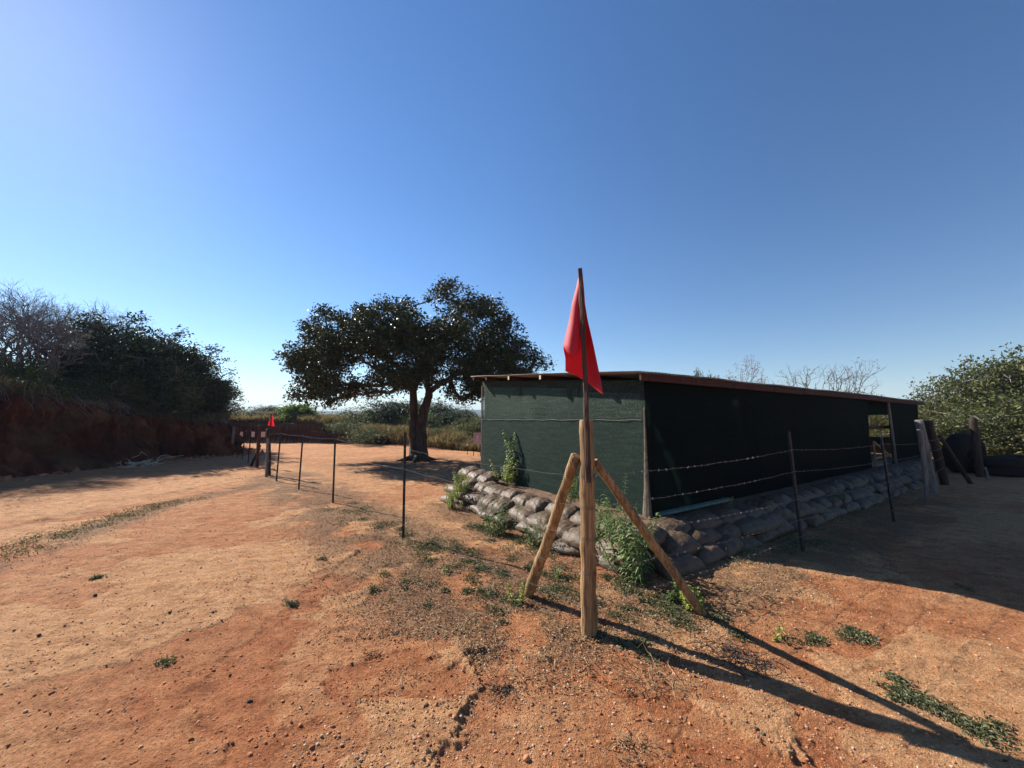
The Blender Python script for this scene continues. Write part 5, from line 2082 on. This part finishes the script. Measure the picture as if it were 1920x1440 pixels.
for u_, lab in ((451.5, 'left white paper target in front of the far red bank'), (473.5, 'middle white paper target in front of the far red bank'), (493.5, 'right white paper target in front of the far red bank')):
    board(u_, 814.5, 0.26, 0.33, 24.6, M_PAPER, (0,), lab, 'target', 'paper_target', group='paper targets at the far bank')
ts, c, gz = board(894.5, 822, 0.34, 0.50, 17.0, M_SIGN, (-0.15, 0.15), 'pale pink notice board on two thin legs at the edge of the hut', 'sign', 'notice_board')
mb = MB()
ox = (np.array((1.0, 0, 0)), np.array((0, 1.0, 0)), Z)
mb.box(c + np.array((0.01, -0.009, 0.10)), (0.12, 0.004, 0.06), ox)
mb.box(c + np.array((0.03, -0.009, 0.03)), (0.06, 0.004, 0.10), ox)
mb.box(c + np.array((0.0, -0.009, -0.08)), (0.05, 0.004, 0.08), ox)
mb.build('marking', M_SIGNW, ts, loc=(c[0], 17.0, gz))
board(876.5, 834, 0.07, 0.12, 17.8, M_PAPER, (0,), 'tiny white tag on a stick left of the pink notice board', 'sign', 'small_tag')


# ================================================================== PLANTS NEAR THE HUT
def lance_leaf(mb, p, d, ln, wd, rs, droop=0.4):
    d = np.asarray(d, float)
    d /= np.linalg.norm(d)
    side = np.cross(d, (0, 0, 1.0))
    if np.linalg.norm(side) < 0.1:
        side = np.array((1.0, 0, 0))
    side /= np.linalg.norm(side)
    up = np.cross(side, d)
    V = []
    for k, (t_, w_) in enumerate(((0, 0.15), (0.3, 1.0), (0.65, 0.8), (1, 0.02))):
        c = p + d * ln * t_ + np.array((0, 0, -droop * ln * t_ * t_))
        V += [c + side * wd * w_ * 0.5 + up * wd * 0.2 * (w_ > 0.1), c, c - side * wd * w_ * 0.5 + up * wd * 0.2 * (w_ > 0.1)]
    F = []
    for k in range(3):
        a = k * 3
        F += [(a, a + 1, a + 4, a + 3), (a + 1, a + 2, a + 5, a + 4)]
    mb.add(V, F)


def stem_plant(name, loc, stems, h, leaflen, leafw, m, label, cat, seed, per_m=55, spread=0.25, droop=0.5, lean=None, group=None):
    rs = np.random.RandomState(seed)
    t = thing(name, label, cat, loc, 0, group)
    sm, lm = MB(), MB()
    for i in range(stems):
        a = rs.rand() * 6.28
        r = abs(rs.normal()) * spread
        hh = h * rs.uniform(0.45, 1.05)
        b = np.array((math.cos(a) * r * 0.6, math.sin(a) * r * 0.6, -0.02))
        tp = np.array((math.cos(a) * (r + 0.25 * hh * rs.rand()), math.sin(a) * (r + 0.25 * hh * rs.rand()), hh))
        if lean is not None:
            tp[:2] += np.asarray(lean) * hh
        c = curve(b, tp, rs, 0.10, 7)
        sm.tube(c, np.linspace(0.005, 0.002, 7), 4, cap=False)
        n = max(6, int(per_m * hh))
        for k in range(n):
            f = 0.12 + 0.88 * (k + rs.rand()) / n
            q = np.array([np.interp(f * 6, range(7), c[:, z_]) for z_ in range(3)])
            an = k * 2.4 + rs.rand()
            d = np.array((math.cos(an), math.sin(an), rs.uniform(0.1, 0.8)))
            lance_leaf(lm, q, d, leaflen * rs.uniform(0.6, 1.15) * (1.1 - 0.5 * f), leafw * rs.uniform(0.7, 1.2), rs, droop)
    sm.build('stems', M_GCOVER, t)
    lm.build('leaves', m, t)
    return t


def at_hut(a, b, z):
    p = hut(a, b, z)
    return (p[0], p[1], z)


def gpt(u, v, z=0.0):
    x, y = G(u, v, z)
    return (x, y, terr(x, y) if z == 0 else z)


GW = 'leafy plants around the sunlit sandbags'
stem_plant('tall_weed', gpt(1140, 1048), 18, 0.66, 0.12, 0.021, M_LEAF_WEED, 'bushy narrow-leaved plant just right of the corner post, before the bags', 'plant', 601, 60, 0.16, 0.55, group=GW)
stem_plant('tall_weed', gpt(1190, 1080), 24, 0.72, 0.13, 0.022, M_LEAF_WEED, 'largest narrow-leaved plant drooping over the near bag corner', 'plant', 602, 60, 0.16, 0.7, group=GW)
stem_plant('tall_weed', at_hut(-0.45, 0.95, 0.42), 12, 0.36, 0.10, 0.018, M_LEAF_WEED, 'narrow-leaved plant on top of the bags right of the corner post', 'plant', 603, 60, 0.12, 0.5, group=GW)
stem_plant('tall_weed', at_hut(-0.28, 0.12, 0.38), 2, 0.50, 0.09, 0.014, M_LEAF_WEED, 'slim upright weed against the net near the hut corner', 'plant', 604, 45, 0.03, 0.3, group=GW)
stem_plant('tall_weed', gpt(935, 1005), 20, 0.48, 0.07, 0.020, M_LEAF_WEED, 'bushy green plant growing at the foot of the middle sunlit bags', 'plant', 605, 80, 0.12, 0.5, group=GW)
stem_plant('tall_weed', gpt(1002, 1028), 14, 0.32, 0.06, 0.018, M_LEAF_WEED, 'small green plant at the bag foot left of the left brace', 'plant', 606, 80, 0.10, 0.5, group=GW)
stem_plant('climbing_weed', at_hut(-0.16, 3.15, 0.38), 5, 1.0, 0.085, 0.045, M_LEAF_WEED, 'tall leafy creeper climbing the sunlit green net', 'plant', 607, 50, 0.05, 0.9, group=GW)
stem_plant('climbing_weed', at_hut(-0.22, 3.0, 0.38), 16, 0.42, 0.07, 0.036, M_LEAF_YEL, 'yellow-green leafy clump at the root of the creeper on the net', 'plant', 608, 60, 0.13, 0.7, group=GW)
stem_plant('leafy_weed', gpt(868, 938, 0.1), 26, 0.55, 0.06, 0.034, M_LEAF_YEL, 'yellow-green bushy plant at the far left end of the bags', 'plant', 609, 60, 0.16, 0.5, group=GW)
stem_plant('leafy_weed', gpt(846, 955), 16, 0.36, 0.055, 0.028, M_LEAF_YEL, 'low yellow-green plant left of the sandbag end', 'plant', 610, 70, 0.12, 0.5, group=GW)
stem_plant('leafy_weed', gpt(1300, 1142), 18, 0.17, 0.055, 0.030, M_LEAF_YEL, 'low lime-green plant at the foot of the right brace', 'plant', 611, 110, 0.10, 0.4, group=GW)
stem_plant('leafy_weed', gpt(1262, 1130), 14, 0.11, 0.045, 0.024, M_LEAF_WEED, 'low darker green plant left of the lime-green one', 'plant', 612, 110, 0.08, 0.4, group=GW)
stem_plant('leafy_weed', gpt(975, 1130), 4, 0.17, 0.06, 0.022, M_LEAF_YEL, 'pale small weed at the foot of the left brace', 'plant', 613, 80, 0.03, 0.4, group=GW)
stem_plant('leafy_weed', gpt(1045, 1080), 5, 0.12, 0.05, 0.02, M_LEAF_WEED, 'small green weed between the left brace and the corner post', 'plant', 614, 100, 0.07, 0.4, group=GW)
stem_plant('leafy_weed', gpt(1100, 1055), 6, 0.18, 0.06, 0.02, M_LEAF_WEED, 'green weed in front of the bags behind the corner post', 'plant', 615, 90, 0.09, 0.5, group=GW)
stem_plant('leafy_weed', gpt(835, 1075), 5, 0.13, 0.05, 0.02, M_LEAF_WEED, 'small green weed alone on the dirt between fence and left brace', 'plant', 616, 90, 0.07, 0.4, group=GW)
stem_plant('leafy_weed', gpt(1455, 1200), 2, 0.12, 0.05, 0.028, M_LEAF_YEL, 'single lime sprout beside the shadow of the right brace', 'plant', 617, 70, 0.02, 0.4, group=GW)
stem_plant('leafy_weed', at_hut(1.2, -0.45, 0.36), 4, 0.18, 0.05, 0.022, M_LEAF_WEED, 'dark weed beside the pale green board on the shaded wall', 'plant', 618, 80, 0.06, 0.4, group=GW)
stem_plant('leafy_weed', at_hut(4.4, -0.75, 0.2), 5, 0.22, 0.05, 0.022, M_LEAF_WEED, 'dark weed growing between the shaded long-wall sandbags', 'plant', 619, 80, 0.08, 0.4, group=GW)
stem_plant('grass_tuft', gpt(548, 1133), 12, 0.05, 0.05, 0.006, M_GCOVER, 'small dark grass tuft alone on the open dirt', 'grass tuft', 620, 120, 0.03, 0.2)
stem_plant('grass_tuft', gpt(182, 1087), 10, 0.05, 0.05, 0.006, M_GCOVER, 'small grass tuft on the left part of the dirt track', 'grass tuft', 621, 120, 0.03, 0.2)


# dry twig litter clumps and dead branch
def twig_heap(name, loc, n, size, h, m, label, cat, seed, r=0.004):
    rs = np.random.RandomState(seed)
    mb = MB()
    for i in range(n):
        a = rs.rand() * 6.28
        c = rs.normal(size=3) * size * 0.28
        c[2] = abs(c[2]) * 0.3
        d = np.array((math.cos(a), math.sin(a), rs.uniform(-0.1, 1.0) * h / size))
        ln = size * rs.uniform(0.25, 0.7)
        p, q = c - d * ln * 0.3, c + d * ln * 0.7
        p[2] = max(p[2], 0.002)
        q[2] = max(q[2], 0.002)
        mb.tube(curve(p, q, rs, 0.25, 5), np.linspace(r, r * 0.4, 5), 4, cap=False)
    o = mb.build(name, m)
    o.location = loc
    tag(o, label, cat)


twig_heap('dead_branch', gpt(268, 874), 26, 1.3, 0.6, M_PALE, 'bleached dead branch lying at the foot of the left bank', 'branch', 701, 0.018)
twig_heap('twig_heap', gpt(1385, 1240), 90, 0.34, 0.06, M_BARK, 'matted dry twigs lying across the post shadow', 'twigs', 702, 0.003)
twig_heap('twig_heap', gpt(1215, 1275), 60, 0.30, 0.04, M_LITTER, 'brown dry stalks right of the worn red patch', 'twigs', 703, 0.002)
twig_heap('twig_heap', gpt(1180, 1400), 50, 0.16, 0.02, M_LITTER, 'dry grass root at the bottom edge right of centre', 'twigs', 704, 0.002)
twig_heap('twig_heap', gpt(945, 1295), 50, 0.12, 0.02, M_BARK, 'dark curled root lying in the worn patch', 'twigs', 705, 0.003)
twig_heap('twig_heap', gpt(700, 1228), 14, 0.14, 0.02, M_BARK, 'few thin sticks on the edge of the worn patch', 'twigs', 706, 0.0025)


def rock(u, v, r, m, label, seed):
    rs = np.random.RandomState(seed)
    x, y = G(u, v)
    mb = MB()
    V = ICO_V * (0.8 + 0.4 * rs.rand(12, 1)) * np.array((r, r * 0.8, r * 0.7))
    mb.add(V, ICO_F)
    o = mb.build('stone', m)
    o.location = (x, y, terr(x, y) + r * 0.4)
    sub = o.modifiers.new('round', 'SUBSURF')
    sub.levels = sub.render_levels = 1
    tag(o, label, 'stone', 'larger loose stones')


rock(988, 1424, 0.022, M_CLOD, 'tan stone beside a stick at the bottom edge', 801)
rock(48, 1335, 0.014, M_STONE, 'flat white stone at the lower left', 802)
rock(178, 1120, 0.020, M_BARK, 'dark stone on the left of the open dirt', 803)
rock(930, 1228, 0.012, M_STONE, 'small white stone above the worn patch', 804)
rock(72, 1199, 0.020, M_BARK, 'grey-brown stone near the left edge', 805)

# ================================================================== HAZE
def haze():
    m, nt, out = mat('haze_air')
    v = nd(nt, 'ShaderNodeVolumePrincipled')
    v.inputs['Color'].default_value = (0.62, 0.78, 1.0, 1)
    v.inputs['Density'].default_value = 0.0004
    v.inputs['Anisotropy'].default_value = 0.0
    lk(nt, v.outputs[0], out.inputs['Volume'])
    mb = MB()
    mb.box((0, 0, 38), (8600, 8600, 84), (np.array((1.0, 0, 0)), np.array((0, 1.0, 0)), Z))
    tag(mb.build('haze', m), kind='stuff')


haze()
